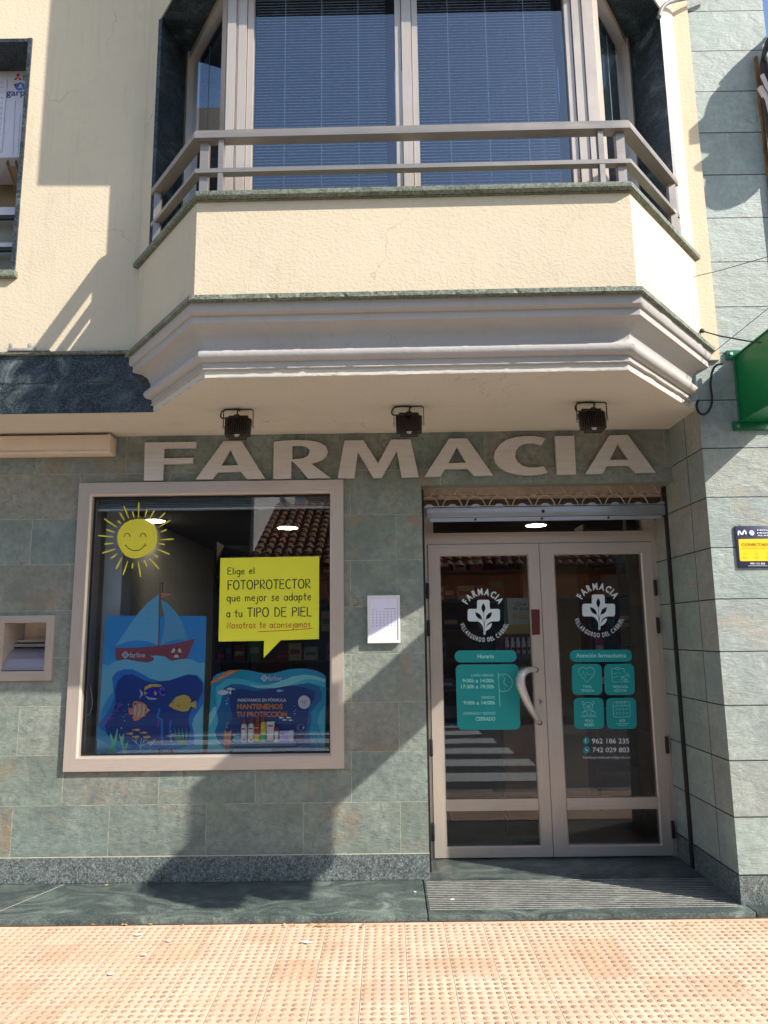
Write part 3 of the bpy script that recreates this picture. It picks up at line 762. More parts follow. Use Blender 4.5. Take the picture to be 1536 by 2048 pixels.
for i in range(n_+1):
    cx = 0.29+i*px_
    for row, (zb, off) in enumerate(((2.178, 0.0), (2.246, px_/2))):
        c0 = cx+off
        if c0 > 1.84: continue
        pts_ = [Vector((c0+u*px_*0.43, YS, zb+v)) for u, v in ((-1.0, -.004), (-.86, .022), (-.62, .048), (-.3, .062), (0, .066), (.3, .062), (.62, .048), (.86, .022), (1.0, -.004))]
        g.tube(pts_, .0037, M_WIRE, 6)
    g.box(cx-.016+px_/2, cx+.016+px_/2, YS-.005, YS+.005, 2.238, 2.244, M_WIRE)
    g.box(cx-.016+px_/2, cx+.016+px_/2, YS-.005, YS+.005, 2.250, 2.256, M_WIRE)
    # feet on the bar
    g.prism([(cx-.034, YS-.008, 2.170), (cx+.034, YS-.008, 2.170), (cx+.028, YS-.008, 2.180), (cx+.012, YS-.008, 2.190), (cx-.012, YS-.008, 2.190), (cx-.028, YS-.008, 2.180)], (0, .012, 0), M_GALV)
g.tube([(0.27, YS, 2.176), (1.885, YS, 2.176)], .0045, M_GALV, 6)
g.build('grille', sh)
for xx in (0.240, 1.888):
    g = MB(); g.box(xx, xx+.012, YS-.022, YS+.022, -0.149, 2.29, M_BLACK); g.build('guide_rail', sh)
# box over the shutter (drum housing)
g = MB(); M_BEIGEH = simple('beige_housing', s2l((206, 180, 158)), 0.5, 0, 0.1); M_HOUS = simple('beige_panel', s2l((104, 80, 56)), 0.5, 0, 0.12)
g.box(0.246, 1.898, 0.24, 0.26, 2.19, 2.66, M_HOUS); g.bbox(0.246, 1.898, 0.205, 0.2395, 2.262, 2.66, M_BEIGEH, .006); g.bbox(0.246, 1.898, 0.22, 0.2395, 2.236, 2.2615, M_BEIGEH, .004); g.box(.246, 1.898, .26, .41, 2.30, 2.34, M_HOUS); g.build('drum_housing', sh)

# ================================================================ SIGNS AND FITTINGS ON THE FACADE
sg = thing('shop_sign', 'big raised silver capital letters spelling FARMACIA above window and door', 'sign', (0.3, 0.0, 2.35))
YL = -0.035
def lets(loops, sc, ox, oy):
    out = []
    for lp in loops:
        out.append([(v.x, v.z) for v in (at(x, y, YL) for x, y in Z(lp, sc, ox, oy))])
    o = MB(); outline(o, out, YL+.022, 0.022, M_LETTER); o.build('letter', sg)
a6 = (2.56, 400, 560); a7 = (2.667, 960, 560)
lets([[(890,998),(1205,994),(1203,1030),(1008,1034),(1006,1095),(1186,1092),(1185,1126),(1005,1130),(1000,1230),(884,1232)]], 3.072, 0, 560)
lets([[(120,826),(212,824),(333,1017),(240,1018),(208,980),(90,984),(63,1020),(-22,1020)], [(155,868),(195,948),(108,951)]], *a6)
lets([[(378,828),(430,822),(480,820),(545,820),(590,826),(622,836),(645,852),(655,876),(648,902),(625,922),(570,940),(668,1013),(553,1015),(490,942),(468,926),(466,1017),(375,1018)], [(472,848),(515,846),(542,852),(559,866),(561,884),(550,902),(525,914),(472,918)]], *a6)
lets([[(740,822),(835,820),(912,938),(978,817),(1078,816),(1120,1008),(1033,1010),(1008,876),(930,1012),(888,1013),(808,880),(790,1013),(705,1014)]], *a6)
lets([[(1275,812),(1368,811),(1500,1000),(1405,1002),(1370,965),(1252,968),(1232,1005),(1150,1006)], [(1315,855),(1362,935),(1272,938)]], *a6)
lets([[(349,845),(325,838),(290,833),(240,832),(190,838),(140,853),(105,878),(82,910),(75,945),(82,975),(105,1000),(140,1020),(190,1035),(250,1041),(310,1038),(360,1028),(340,993),(300,1000),(260,1000),(225,990),(200,970),(187,942),(193,908),(215,882),(250,869),(290,868),(328,880)]], *a7)
lets([[(400,833),(502,831),(513,1036),(411,1038)]], *a7)
lets([[(690,829),(788,826),(938,1027),(832,1028),(795,988),(676,992),(655,1033),(563,1034)], [(737,872),(790,957),(692,960)]], *a7)

# flood lights under the soffit, backs towards the street
M_BADGE = simple('pale_badge', s2l((196, 190, 180)), 0.5)
FL = [(-0.875, -0.57, 'brown finned flood light with looping cable under the soffit, nearest the sailboat window'), (0.138, -0.583, 'brown finned flood light on bracket hanging under the middle of the bay'), (1.212, -0.611, 'brown finned flood light under the bay nearest the green cross sign')]
fx, fy, lab = FL[0]
fl = thing('flood_light', lab, 'flood light', (fx, fy, ZS), 'flood lights under the bay soffit')
tz = ZS-0.115
def tilt(P):                                # housing leans back a little
    P = Vector(P); d = P-Vector((fx, fy, tz)); a = math.radians(-12)
    return Vector((P.x, fy+d.y*math.cos(a)-d.z*math.sin(a), tz+d.y*math.sin(a)+d.z*math.cos(a)))
g = MB(); bmx = bmesh.new(); bmesh.ops.create_cube(bmx, size=1)
for v in bmx.verts: v.co = Vector((fx+v.co.x*.158*(1 if v.co.z > 0 else .94), fy+v.co.y*.036, tz+v.co.z*.150))
bmesh.ops.bevel(bmx, geom=[e for e in bmx.edges if abs((e.verts[0].co-e.verts[1].co).normalized().y) > .9], offset=.02, segments=4, affect='EDGES')
bmesh.ops.bevel(bmx, geom=[e for e in bmx.edges if e.calc_face_angle(0) > 1.0], offset=.004, segments=1, affect='EDGES')
for v in bmx.verts: v.co = tilt(v.co)
g.bm(bmx, M_DARK, True); 
for i in range(10):
    x_ = fx-.058+i*.0128
    vs = [tilt(p_) for p_ in ((x_, fy-.034, tz-.045), (x_+.005, fy-.034, tz-.045), (x_+.005, fy-.017, tz-.05), (x_, fy-.017, tz-.05), (x_, fy-.034, tz+.052), (x_+.005, fy-.034, tz+.052), (x_+.005, fy-.017, tz+.058), (x_, fy-.017, tz+.058))]
    g.add(vs, [(0,3,2,1),(4,5,6,7),(0,1,5,4),(1,2,6,5),(2,3,7,6),(3,0,4,7)], M_DARK)
g.bbox(fx-.016, fx+.016, fy-.05, fy-.018, tz+.045, tz+.068, M_BLACK, .003)
g.build('housing', fl)
g = MB(); g.prism([tilt(p_) for p_ in ((fx-.016, fy-.0185, tz-.053), (fx+.016, fy-.0185, tz-.053), (fx+.010, fy-.0185, tz-.069), (fx-.010, fy-.0185, tz-.069))], (0, -.002, 0), M_BADGE); g.build('badge', fl)
g = MB(); br_ = [(fx-.088, fy, tz-.005), (fx-.088, fy, ZS-.012), (fx-.078, fy, ZS-.003), (fx+.078, fy, ZS-.003), (fx+.088, fy, ZS-.012), (fx+.088, fy, tz-.005)]
for i in range(5): g.bar(br_[i], br_[i+1], .0035, .013, M_DARK, (0, 1, 0))
for sx in (-1, 1): g.disc((fx+sx*.080, fy, tz), .011, (sx, 0, 0), .014, M_GALV)
g.build('bracket', fl)
g = MB(); g.tube(crom([Vector(q) for q in ((fx, fy-.035, tz+.055), (fx+.004, fy-.045, tz+.085), (fx+.01, fy-.02, ZS-.012), (fx-.05, fy-.022, ZS-.010), (fx-.092, fy-.02, ZS-.02), (fx-.10, fy-.02, ZS-.05), (fx-.085, fy-.03, tz+.05), (fx-.04, fy-.04, tz+.052), (fx-.01, fy-.036, tz+.058))]), .0045, M_BLACK, 6); g.build('cable', fl)
for x_, y_, lab in FL[1:]:
    c = fl.copy(); COL.objects.link(c); c.location = (x_, y_, ZS); c['label'] = lab
    for ch in list(fl.children):
        k_ = ch.copy(); COL.objects.link(k_); k_.parent = c; k_.matrix_parent_inverse = ch.matrix_parent_inverse.copy()

# long pale light box under the soffit at the left
lb = thing('sign_light', 'long beige box fitting on the wall just under the soffit at far left', 'light fitting', (-2.3, 0, 2.52))
g = MB(); M_BEIGE = simple('beige_plastic', s2l((226, 206, 184)), 0.4, 0, 0.03)
g.bbox(-3.4, -1.822, -.125, -.002, 2.530, 2.638, M_BEIGE, .005); g.build('cover', lb)
g = MB(); g.bbox(-3.4, -1.815, -.132, -.002, 2.518, 2.5285, M_BEIGE, .003); g.bbox(-1.8205, -1.808, -.130, -.002, 2.520, 2.640, M_BEIGE, .003); g.build('end_cap', lb)

# night hatch in the wall
nh = thing('service_hatch', 'metal framed night service hatch with sloping tray set in the slate wall', 'hatch', (-2.33, 0, 1.06))
g = MB(); hx0, hx1, hz0, hz1 = -2.56, -2.146, 1.06, 1.47
g.box(hx1-.045, hx1, -.022, .02, hz0, hz1, M_ALUV); g.box(hx0, hx0+.08, -.022, .02, hz0, hz1, M_ALUV)
g.box(hx0+.08, hx1-.045, -.020, .02, hz1-.045, hz1, M_ALU); g.box(hx0+.08, hx1-.045, -.018, .02, hz0, hz0+.06, M_ALU); g.build('frame', nh)
g = MB(); g.box(hx0+.08, hx0+.09, -.01, .25, hz0+.06, hz1-.045, M_ALU); g.box(hx1-.055, hx1-.0455, -.01, .25, hz0+.06, hz1-.045, M_ALU); g.box(hx0+.08, hx1-.045, .24, .25, hz0+.06, hz1-.045, M_BEIGE); g.box(hx0+.08, hx1-.045, -.01, .25, hz1-.0449, hz1-.04, M_ALU)
g.box(hx0+.09, hx1-.055, .16, .239, 1.30, 1.315, M_ALU); g.box(hx0+.09, hx1-.055, .12, .239, 1.27, 1.29, M_RAIL)
g.box(-2.37, -2.27, .232, .239, 1.335, 1.395, M_BADGE); g.build('lining', nh)
g = MB(); tr_ = [(-.006, 1.125), (-.004, 1.150), (.03, 1.195), (.08, 1.235), (.14, 1.262), (.16, 1.262), (.16, 1.12)]
M_TRAY = brushed('tray_metal', s2l((168, 164, 176)), 0.35, 0.6)
g.prism([(hx0+.092, a, b) for a, b in tr_], (hx1-.057-hx0-.092, 0, 0), M_TRAY); g.build('tray', nh)

# framed notice
nt = thing('notice_frame', 'small white framed calendar sheet hanging on slate between window and door', 'notice', (-.03, 0, 1.27))
M_FRW = simple('white_frame', s2l((222, 220, 216)), 0.4, 0, 0.02); M_PAPER = simple('paper', s2l((226, 222, 240)), 0.7, 0, 0.02); M_INK = simple('grey_ink', s2l((150, 144, 172)), 0.8); M_MAR = simple('maroon_edge', s2l((96, 44, 48)), 0.5)
g = MB(); g.box(-.128, .073, -.026, -.002, 1.272, 1.566, M_MAR); 
frame(g, -.132, .077, 1.268, 1.570, .017, -.034, -.004, M_FRW, .004); g.build('frame', nt, fixn=False)
g = MB(); g.box(-.1145, .0595, -.0295, -.027, 1.286, 1.552, M_PAPER)
g.box(-.025, .05, -.0302, -.0296, 1.482, 1.4855, M_INK); g.box(-.105, -.075, -.0302, -.0296, 1.480, 1.482, M_INK)
for r_ in range(6):
    for k_ in range(7):
        x_ = -.10+k_*.0235; z_ = 1.462-r_*.0175
        g.box(x_, x_+.006, -.0302, -.0296, z_, z_+.006, M_INK)
g.build('sheet', nt)

# alarm plate on the pier
al = thing('alarm_sign', 'dark blue and yellow alarm company plate with white lettering on the pier', 'sign', (2.15, -.48, 1.68))
M_NV = simple('navy_plate', s2l((58, 60, 84)), 0.35, 0, 0.03); M_YEL = simple('yellow_panel', s2l((250, 206, 10)), 0.4, 0, 0.02); M_WT = simple('white_print', s2l((235, 235, 240)), 0.5, 0, 0.01); M_BR = simple('brown_print', s2l((120, 84, 10)), 0.5, 0, 0.02); M_OCH = simple('ochre_print', s2l((206, 158, 6)), 0.5, 0, 0.02)
YA = -.494
g = MB(); g.bbox(2.046, 2.330, -.492, -.481, 1.678, 1.926, M_NV, .004); g.build('plate', al)
A8 = (17.07, 1450, 1030)
def zz(pts): return Z(pts, *A8)
g = MB(); pts_ = zz([(460, 825), (2560, 800), (2610, 1560), (545, 1575), (512, 1545)]); flat(g, pts_, YA, M_YEL, .0018); g.build('panel', al)
g = MB(); YW = YA-.0008
stroke(g, zz([(455, 690), (450, 580), (475, 545), (520, 590), (560, 660), (600, 660), (625, 570), (660, 525), (700, 570), (715, 660)]), YW, .010, M_WT)
e_ = at(*zz([(910, 610)])[0], YW); g.disc(e_, .0155, (0, -1, 0), .001, M_WT, 24)
for k_ in range(3):
    zq = e_.z+.008-k_*.008; hw = (.012, .014, .012)[k_]; g.bar((e_.x-hw, YW-.0012, zq-.003), (e_.x+hw, YW-.0012, zq+.003), .0022, .0008, M_NV, (0, 1, 0))
for s_, y0_, y1_, x1_ in (('MOVISTAR', 492, 545, 1960), ('PROSEGUR', 590, 640, 1960), ('ALARMAS', 675, 720, 1850)):
    r_ = zz([(1105, y0_), (x1_, y1_)]); text(g, s_, (r_[0][0], r_[0][1], r_[1][0], r_[1][1]), YW-.0006, M_WT, .02)
r_ = zz([(858, 1625), (1365, 1690)]); text(g, '900 112 365', (*r_[0], *r_[1]), YW-.0006, M_WT, .02); stroke(g, zz([(790, 1735), (1450, 1735)]), YW, .0022, M_WT)
r_ = zz([(570, 955), (1610, 1050)]); text(g, 'CONECTADO', (*r_[0], *r_[1]), YW-.0016, M_BR, .01)
r_ = zz([(580, 1095), (1680, 1150)]); text(g, 'CON AVISO A POLICIA', (*r_[0], *r_[1]), YW-.0016, M_OCH, .0)
for cx in (690, 1090, 1480):
    stroke(g, zz(arc(cx, 1310, 50, 36, 0, 360, 10)), YW-.0012, .0012, M_OCH); stroke(g, zz([(cx-90, 1432), (cx+90, 1430)]), YW-.0012, .0016, M_OCH); stroke(g, zz([(cx-70, 1476), (cx+70, 1474)]), YW-.0012, .0012, M_OCH)
g.build('print', al)

# green cross sign projecting from the pier
gc = thing('cross_sign', 'green metal pharmacy cross box projecting from the pier at the right edge', 'sign', (2.25, -.48, 2.54))
M_GRN = NT('green_enamel')
_o = M_GRN.coord(); M_GRN.color(M_GRN.ramp(M_GRN.noise(_o, 3, 6, .6), [(.3, s2l((8, 92, 58))), (.7, s2l((16, 116, 74)))])); M_GRN.b.inputs['Roughness'].default_value = .35; M_GRN = M_GRN.m
M_GRS = NT('green_acrylic')
_t = M_GRS.new('ShaderNodeBsdfTranslucent'); _t.inputs[0].default_value = (0.02, 0.42, 0.18, 1); _x = M_GRS.new('ShaderNodeMixShader'); _x.inputs[0].default_value = .35
M_GRS.color(s2l((6, 92, 58))); M_GRS.b.inputs['Roughness'].default_value = .3
M_GRS.link(M_GRS.b.outputs[0], _x.inputs[1]); M_GRS.link(_t.outputs[0], _x.inputs[2]); M_GRS.link(_x.outputs[0], M_GRS.out.inputs[0]); M_GRS = M_GRS.m
XS0, XS1 = 2.135, 2.315
def cross_pts(i=0.0):
    return [(-.50, 2.555+i), (-1.53, 2.555+i), (-1.53, 2.24+i), (-1.93-0+0, 2.24+i), (-1.93, 2.555+i), (-2.25+i, 2.555+i), (-2.25+i, 2.965-i), (-1.93, 2.965-i), (-1.93, 3.28-i), (-1.53, 3.28-i), (-1.53, 2.965-i), (-.50, 2.965-i)]
g = MB()
P_ = cross_pts(); n_ = len(P_)
for x_ in (XS0, XS1): g.add([(x_, a, b) for a, b in P_], [list(range(n_)) if x_ == XS0 else list(reversed(range(n_)))], M_GRS)
g.build('face_panel', gc)
g = MB(); e0 = XS0-.004; e1 = XS1+.004
for i in range(n_):
    a = P_[i]; b = P_[(i+1) % n_]
    g.add([(e0, *a), (e1, *a), (e1, *b), (e0, *b)], [(0, 1, 2, 3)], M_GRN)
    for ex in (e0, e1):
        mid = Vector((-1.4, 2.76)); A_ = Vector(a); B_ = Vector(b); d_ = (B_-A_).normalized(); nr = Vector((-d_.y, d_.x))
        if True:
            # narrow rim round the face
            g.tube([(ex, *a), (ex, *b)], .006, M_GRN, 6)
g.build('casing', gc, fixn=False)
for za, zb_, z_ in ((2.505, 2.56, 2.528), (2.955, 3.01, 2.985)):
    g = MB(); g.bbox(2.09, 2.36, -.50, -.482, za, zb_, M_GRN, .003)
    for x_ in (2.115, 2.335): g.disc((x_, -.50, z_), .011, (0, -1, 0), .01, M_GALV, 6)
    g.build('wall_bracket', gc)
g = MB(); cb_ = [at(x_, y_, Y_) for x_, y_, Y_ in ((1446, 728, -.56), (1432, 731, -.53), (1424, 745, -.515), (1421, 770, -.51), (1424, 795, -.51), (1421, 815, -.505), (1410, 828, -.50), (1398, 825, -.495), (1393, 812, -.49), (1396, 800, -.486))]
g.tube(crom(cb_), .007, M_BLACK, 8); g.build('cable', gc)

# thin cable pinned along the cornice, running to the right
tc = thing('facade_cable', 'thin black cable pinned along the top of the cornice and across the pier', 'cable', (0.2, -1.25, 3.03))
cp = [(-1.64, -.53, 3.04)]
q0 = bay(0.004, -.52, -.52)
for a, b in ((q0[0], q0[1]), (q0[1], q0[2]), (q0[2], q0[3])):
    for k_ in range(10):
        q = a+(b-a)*(k_/10); sag = .012*math.sin(k_*1.25)+.006; cp.append((q.x-.0, q.y-.006, 3.040+max(0, sag)))
cp += [tuple(at(1400, 661, -.52)), tuple(at(1440, 672, -.60)), tuple(at(1500, 683, -.75)), tuple(at(1570, 690, -.95))]
g = MB(); g.tube(cp, .0045, M_BLACK, 6); g.build('wire', tc)
for x_, y_, Y_ in ((447, 601, -1.215), (684, 597, -1.22), (943, 588, -1.225), (1217, 578, -1.23), (1404, 662, -.515)):
    g = MB(); q = at(x_, y_, Y_); g.bbox(q.x-.012, q.x+.012, q.y-.012, q.y+.006, q.z-.012, q.z+.012, M_BLACK, .003); g.build('clip', tc)
g = MB(); g.tube([at(1352, 562, -.51), at(1440, 541, -.60), at(1600, 495, -.9)], .0022, M_BLACK, 5); o = g.build('overhead_wire'); tag(o, 'thin dark wire slanting up to the right from cream wall across the slate pier', 'wire')
g = MB(); g.tube([at(1418, 712, -.49), at(1536, 617, -.70), at(1640, 535, -.9)], .002, M_BLACK, 5); o = g.build('overhead_wire'); tag(o, 'thin wire rising from cornice tip past the green cross sign', 'wire')
# bent pipe at the top right
g = MB(); M_PIPE = simple('grey_pipe', s2l((128, 124, 120)), 0.4, 0.4)
g.tube(crom([at(x_, y_, Y_) for x_, y_, Y_ in ((1318, 34, -.75), (1323, 18, -.72), (1338, 5, -.66), (1372, -4, -.56), (1420, -12, -.52))]), .014, M_PIPE, 10); o = g.build('drain_pipe'); tag(o, 'short bent grey outlet pipe poking from the top of the bay at right', 'pipe')

# conduit and cables at the right edge of the pier
cd = thing('cable_conduit', 'rusty conduit strip with white pipes and black cables at the pier edge', 'conduit', (2.45, -.48, 4.2))
M_RUST = simple('rusty_brown', s2l((112, 84, 54)), 0.8, 0.1, 0.25, 10, .3); M_WPIPE = simple('white_conduit', s2l((206, 196, 198)), 0.5)
a_ = at(1510, 112, -.50); b_ = at(1534, 395, -.50)
g = MB(); g.box(a_.x, a_.x+.018, -.500, -.481, b_.z-.5, a_.z, M_RUST); g.build('strip', cd)
g = MB(); g.tube([at(1520, 175, -.53), at(1534, 200, -.53), (a_.x+.075, -.53, 4.3), (a_.x+.075, -.53, 3.4)], .02, M_WPIPE, 10); g.tube([at(1524, 150, -.56), at(1533, 170, -.56), at(1545, 190, -.56)], .013, M_WPIPE, 8); g.build('pipe', cd)
g = MB()
for k_ in range(6):
    g.tube(crom([at(1560-k_*3, 55+k_*6, -.60), at(1536-k_*1.5, 78+k_*7, -.58), at(1524+k_*2, 118+k_*3, -.55), at(1522+k_*4, 150+k_*12, -.53), at(1534+k_*3, 250+k_*10, -.53), at(1548, 330, -.54)]), .009, M_BLACK, 6)
g.build('cable_bundle', cd)
# added caster beyond the frame: box and loops traced from the shadow on the pier
jb = thing('pier_shadow_caster', 'added shadow caster of box and cable loops beyond the right edge, traced from its shadow', 'shadow caster', (3.0, -.82, 4.2))
DY = .36
def lift(px, py): 
    q = at(px, py, -.48); return Vector((q.x+SUN_A*DY, q.y-DY, q.z+SUN_B*DY))
S1 = Z([(590, 590), (720, 470), (880, 310), (940, 420), (935, 1250), (860, 1400), (740, 1450), (650, 1465), (560, 1430), (525, 1360), (565, 1280), (570, 1230), (450, 1220), (435, 1190), (600, 1050), (545, 1040), (480, 1020), (405, 1030), (400, 925), (555, 780), (575, 700), (605, 630)], 3.656, 1280, 0)
g = MB(); g.prism([lift(*q) for q in S1[2:]+[S1[2]][:0]], (0, -.05, 0), M_DARK); g.build('body', jb)
g = MB()
g.tube([lift(*q) for q in Z([(600, 600), (700, 490), (800, 400), (900, 310), (960, 240)], 3.656, 1280, 0)], .014, M_BLACK, 6)
g.tube([lift(*q) for q in Z([(640, 640), (740, 520), (830, 430), (920, 370)], 3.656, 1280, 0)], .01, M_BLACK, 6); g.build('loop', jb)
bkt = MB(); q = lift(1560, 300); bkt.box(q.x-.02, q.x+.5, q.y, q.y+.03, q.z-.05, q.z+.05, M_DARK); bkt.build('bracket', jb)

# ---------------------------------------------------------------- recess with the air conditioner, upper left
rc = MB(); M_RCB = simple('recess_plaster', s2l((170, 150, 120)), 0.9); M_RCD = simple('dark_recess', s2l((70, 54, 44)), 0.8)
rc.box(XL, -2.31, .10, .14, 3.4, 5.4, M_RCB); rc.box(-2.35, -2.311, -.29, .10, 3.58, 5.22, M_NAVY); rc.box(XL, -2.352, -.29, .10, 5.226, 5.30, M_NAVY); rc.box(XL, -2.352, -.299, .10, 3.50, 3.574, M_RCB)
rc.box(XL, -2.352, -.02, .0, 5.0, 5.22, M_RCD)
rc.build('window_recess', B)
g = MB(); g.box(-2.3335, -2.3085, -.512, -.485, 3.575, 5.25, M_NAVY); g.box(XL, -2.334, -.512, -.2, 5.222, 5.247, M_NAVY); g.bbox(XL, -2.290, -.54, -.25, 3.545, 3.590, M_SILL, .006); g.build('granite_surround', B)
ac = thing('air_conditioner', 'white air conditioning outdoor unit with red and blue logos inside the recess', 'air conditioner', (-2.7, -.2, 4.35))
M_ACW = simple('white_enamel', s2l((218, 214, 222)), 0.35, 0, 0.02); YC = -.26
z0_ = at(30, 315, YC).z; z1_ = at(30, 139, YC).z; x1_ = at(66, 200, YC).x+.02
g = MB(); g.bbox(-3.5, x1_, YC, .05, z0_, z1_, M_ACW, .012)
for px_ in (31, 41, 54):
    stroke(g, [(px_, 228 if px_ > 35 else 200), (px_-5, 308)], YC-.0005, .004, M_INK)
g.build('casing', ac)
M_LR = simple('logo_red', s2l((190, 30, 50)), .5); M_LB = simple('logo_blue', s2l((40, 120, 200)), .5); M_LN = simple('logo_navy', s2l((30, 36, 110)), .5); M_LG = simple('logo_grey', s2l((70, 66, 74)), .5)
A1 = (3.6575, 0, 0); YB = YC-.0006
g = MB()
for d_ in ([(132, 535), (145, 550), (132, 566), (119, 550)], [(118, 566), (130, 568), (118, 585), (100, 583)], [(146, 568), (160, 582), (142, 586), (134, 568)]): flat(g, Z(d_, *A1), YB, M_LR)
text(g, 'MITSUBISHI', (168/3.6575, 552/3.6575, 322/3.6575, 567/3.6575), YB, M_LG, .02); text(g, 'ELECTRIC', (168/3.6575, 571/3.6575, 292/3.6575, 587/3.6575), YB, M_LG, .02)
flat(g, Z(arc(146, 633, 37, 30, 0, 350, 20), *A1), YB, M_LB); flat(g, Z(arc(114, 622, 14, 12, 0, 340, 12), *A1), YB-.002, M_LR)
for q in ((150, 628, 10), (160, 640, 7), (140, 640, 7), (165, 655, 5), (152, 620, 7)): flat(g, Z(arc(q[0], q[1], q[2], q[2]*.8, 0, 340, 8), *A1), YB-.002, M_ACW)
text(g, 'garpe', (46/3.6575, 668/3.6575, 222/3.6575, 716/3.6575), YB, M_LN, .015); text(g, 'r', (226/3.6575, 670/3.6575, 252/3.6575, 704/3.6575), YB, M_LN, .015)
g.build('badge', ac)
g = MB()
for k_ in range(14):
    zz_ = z0_+.06+(z1_-z0_-.16)*k_/13; g.tube([(-3.4, YC-.008, zz_), (at(10, 200, YC).x, YC-.008, zz_)], .003, M_ACW, 5)
g.bbox(at(10, 200, YC).x-.004, at(13, 200, YC).x, YC-.014, YC, z0_+.04, z1_-.08, M_ACW, .003)
g.build('fan_guard', ac)
g = MB(); M_BRN = simple('brown_steel', s2l((150, 122, 96)), .5, .3)
ta, tb = at(22, 322, -.40), at(62, 432, -.06)
for k_, (sx, w_) in enumerate(((-.028, .004), (.028, .004), (0, .056))):
    if w_ < .01: g.bar(ta+Vector((sx, 0, 0)), tb+Vector((sx, 0, 0)), w_, .05, M_BRN, (0, -.6, 1))
    else: g.bar(ta+Vector((0, .02, -.022)), tb+Vector((0, .02, -.022)), w_, .004, M_BRN, (0, -.6, 1))
o = g.build('support_bracket'); tag(o, 'slanting brown channel bracket under the white air conditioner', 'bracket')
rr = thing('window_railing', 'pale horizontal rails across the recess below the air conditioner', 'railing', (-2.9, -.42, 3.6))
for y0_, y1_ in ((414, 432), (485, 496)):
    a_ = at(20, y0_, -.40); b_ = at(20, y1_, -.40)
    g = MB(); g.box(XL, -2.36, -.40, -.37, b_.z+.01, a_.z, M_WPIPE); g.box(XL, -2.36, -.395, -.37, b_.z-.014, b_.z+.0098, M_DARK); g.build('rail', rr)
g = MB(); a_ = at(20, 432, -.30); b_ = at(20, 548, -.30); g.box(XL, -2.352, -.30, -.28, b_.z-.1, a_.z, simple('grey_panel', s2l((150, 146, 132)), .8)); g.build('panel', rr)
# bracket lying on the fascia ledge
g = MB(); M_CONC = simple('weathered_grey', s2l((150, 146, 140)), .8, 0, .2, 20, .3)
q = at(45, 706, -.54); g.bbox(q.x-.085, q.x+.08, -.56, -.505, 3.0465, 3.066, M_CONC, .004); g.bbox(q.x-.085, q.x-.055, -.552, -.505, 3.066, 3.10, M_CONC, .008); g.bbox(q.x+.03, q.x+.06, -.552, -.505, 3.066, 3.10, M_CONC, .008)
g.bbox(q.x+.08, q.x+.17, -.555, -.51, 3.0465, 3.052, M_CONC, .002)
o = g.build('ledge_bracket'); tag(o, 'small grey weathered bracket with two upright ears on the granite ledge', 'bracket')

# ================================================================ STICKERS ON THE GLASS
def mat(name, rgb, rough=0.5, var=0.02): return simple(name, s2l(rgb), rough, 0, var, 6)
M_SUNY = mat('sticker_yellow', (230, 216, 56)); M_LIME = mat('sticker_lime', (226, 224, 48)); M_BLK = mat('print_black', (24, 22, 18)); M_ORG = mat('print_red', (180, 60, 20))
YG = 0.0275
ss = thing('window_sticker', 'smiling yellow sun sticker with rays at top left of the shop window', 'sticker', tuple(at(274, 1077, YG)))
S6 = (6.4, 180, 980)
g = MB(); flat(g, Z([(605,370),(680,372),(750,395),(800,430),(840,490),(860,570),(858,660),(840,720),(800,770),(740,815),(660,860),(580,876),(510,868),(455,840),(410,790),(370,720),(350,650),(348,590),(365,530),(400,470),(450,420),(520,385)], *S6), YG, M_SUNY); g.build('disc', ss)
g = MB()
for cx in (476, 681): stroke(g, Z(arc(cx, 600, 36, 46, 180, 360, 10), *S6), YG-.0008, .0045, M_BLK)
stroke(g, Z(crom2 := [(455,712),(490,745),(530,768),(580,777),(630,768),(680,735),(712,697)], *S6), YG-.0008, .005, M_BLK); stroke(g, Z([(443,718),(470,702)], *S6), YG-.0008, .004, M_BLK); stroke(g, Z([(700,685),(724,718)], *S6), YG-.0008, .004, M_BLK)
g.build('face', ss)
RAYS = [((625,155),(620,355)), ((433,203),(495,360)), ((380,290),(442,388)), ((545,275),(562,348)), ((733,243),(703,345)), ((825,257),(768,362)), ((962,290),(875,378)), ((1030,385),(878,476)), ((980,507),(905,540)), ((1072,627),(903,638)), ((958,698),(880,685)), ((1020,825),(862,757)), ((870,865),(823,823)), ((883,1010),(762,872)), ((727,980),(695,892)), ((648,1115),(618,920)), ((540,1005),(546,932)), ((422,1090),(484,908)), ((332,1012),(412,860)), ((265,877),(350,815)), ((155,808),(330,752)), ((185,692),(297,680)), ((100,582),(305,602)), ((203,505),(316,541)), ((182,368),(343,477)), ((357,393),(400,433))]
for a, b in RAYS:
    (x0, y0), (x1, y1) = Z([a, b], *S6); dx, dy = x1-x0, y1-y0; l_ = math.hypot(dx, dy); nx, ny = -dy/l_, dx/l_
    g = MB(); flat(g, [(x0-nx*.9, y0-ny*.9), (x0+nx*.9, y0+ny*.9), (x0+dx*.3+nx*1.7, y0+dy*.3+ny*1.7), (x1+nx*.7, y1+ny*.7), (x1-nx*.7, y1-ny*.7), (x0+dx*.3-nx*1.5, y0+dy*.3-ny*1.5)], YG, M_SUNY); g.build('ray', ss)

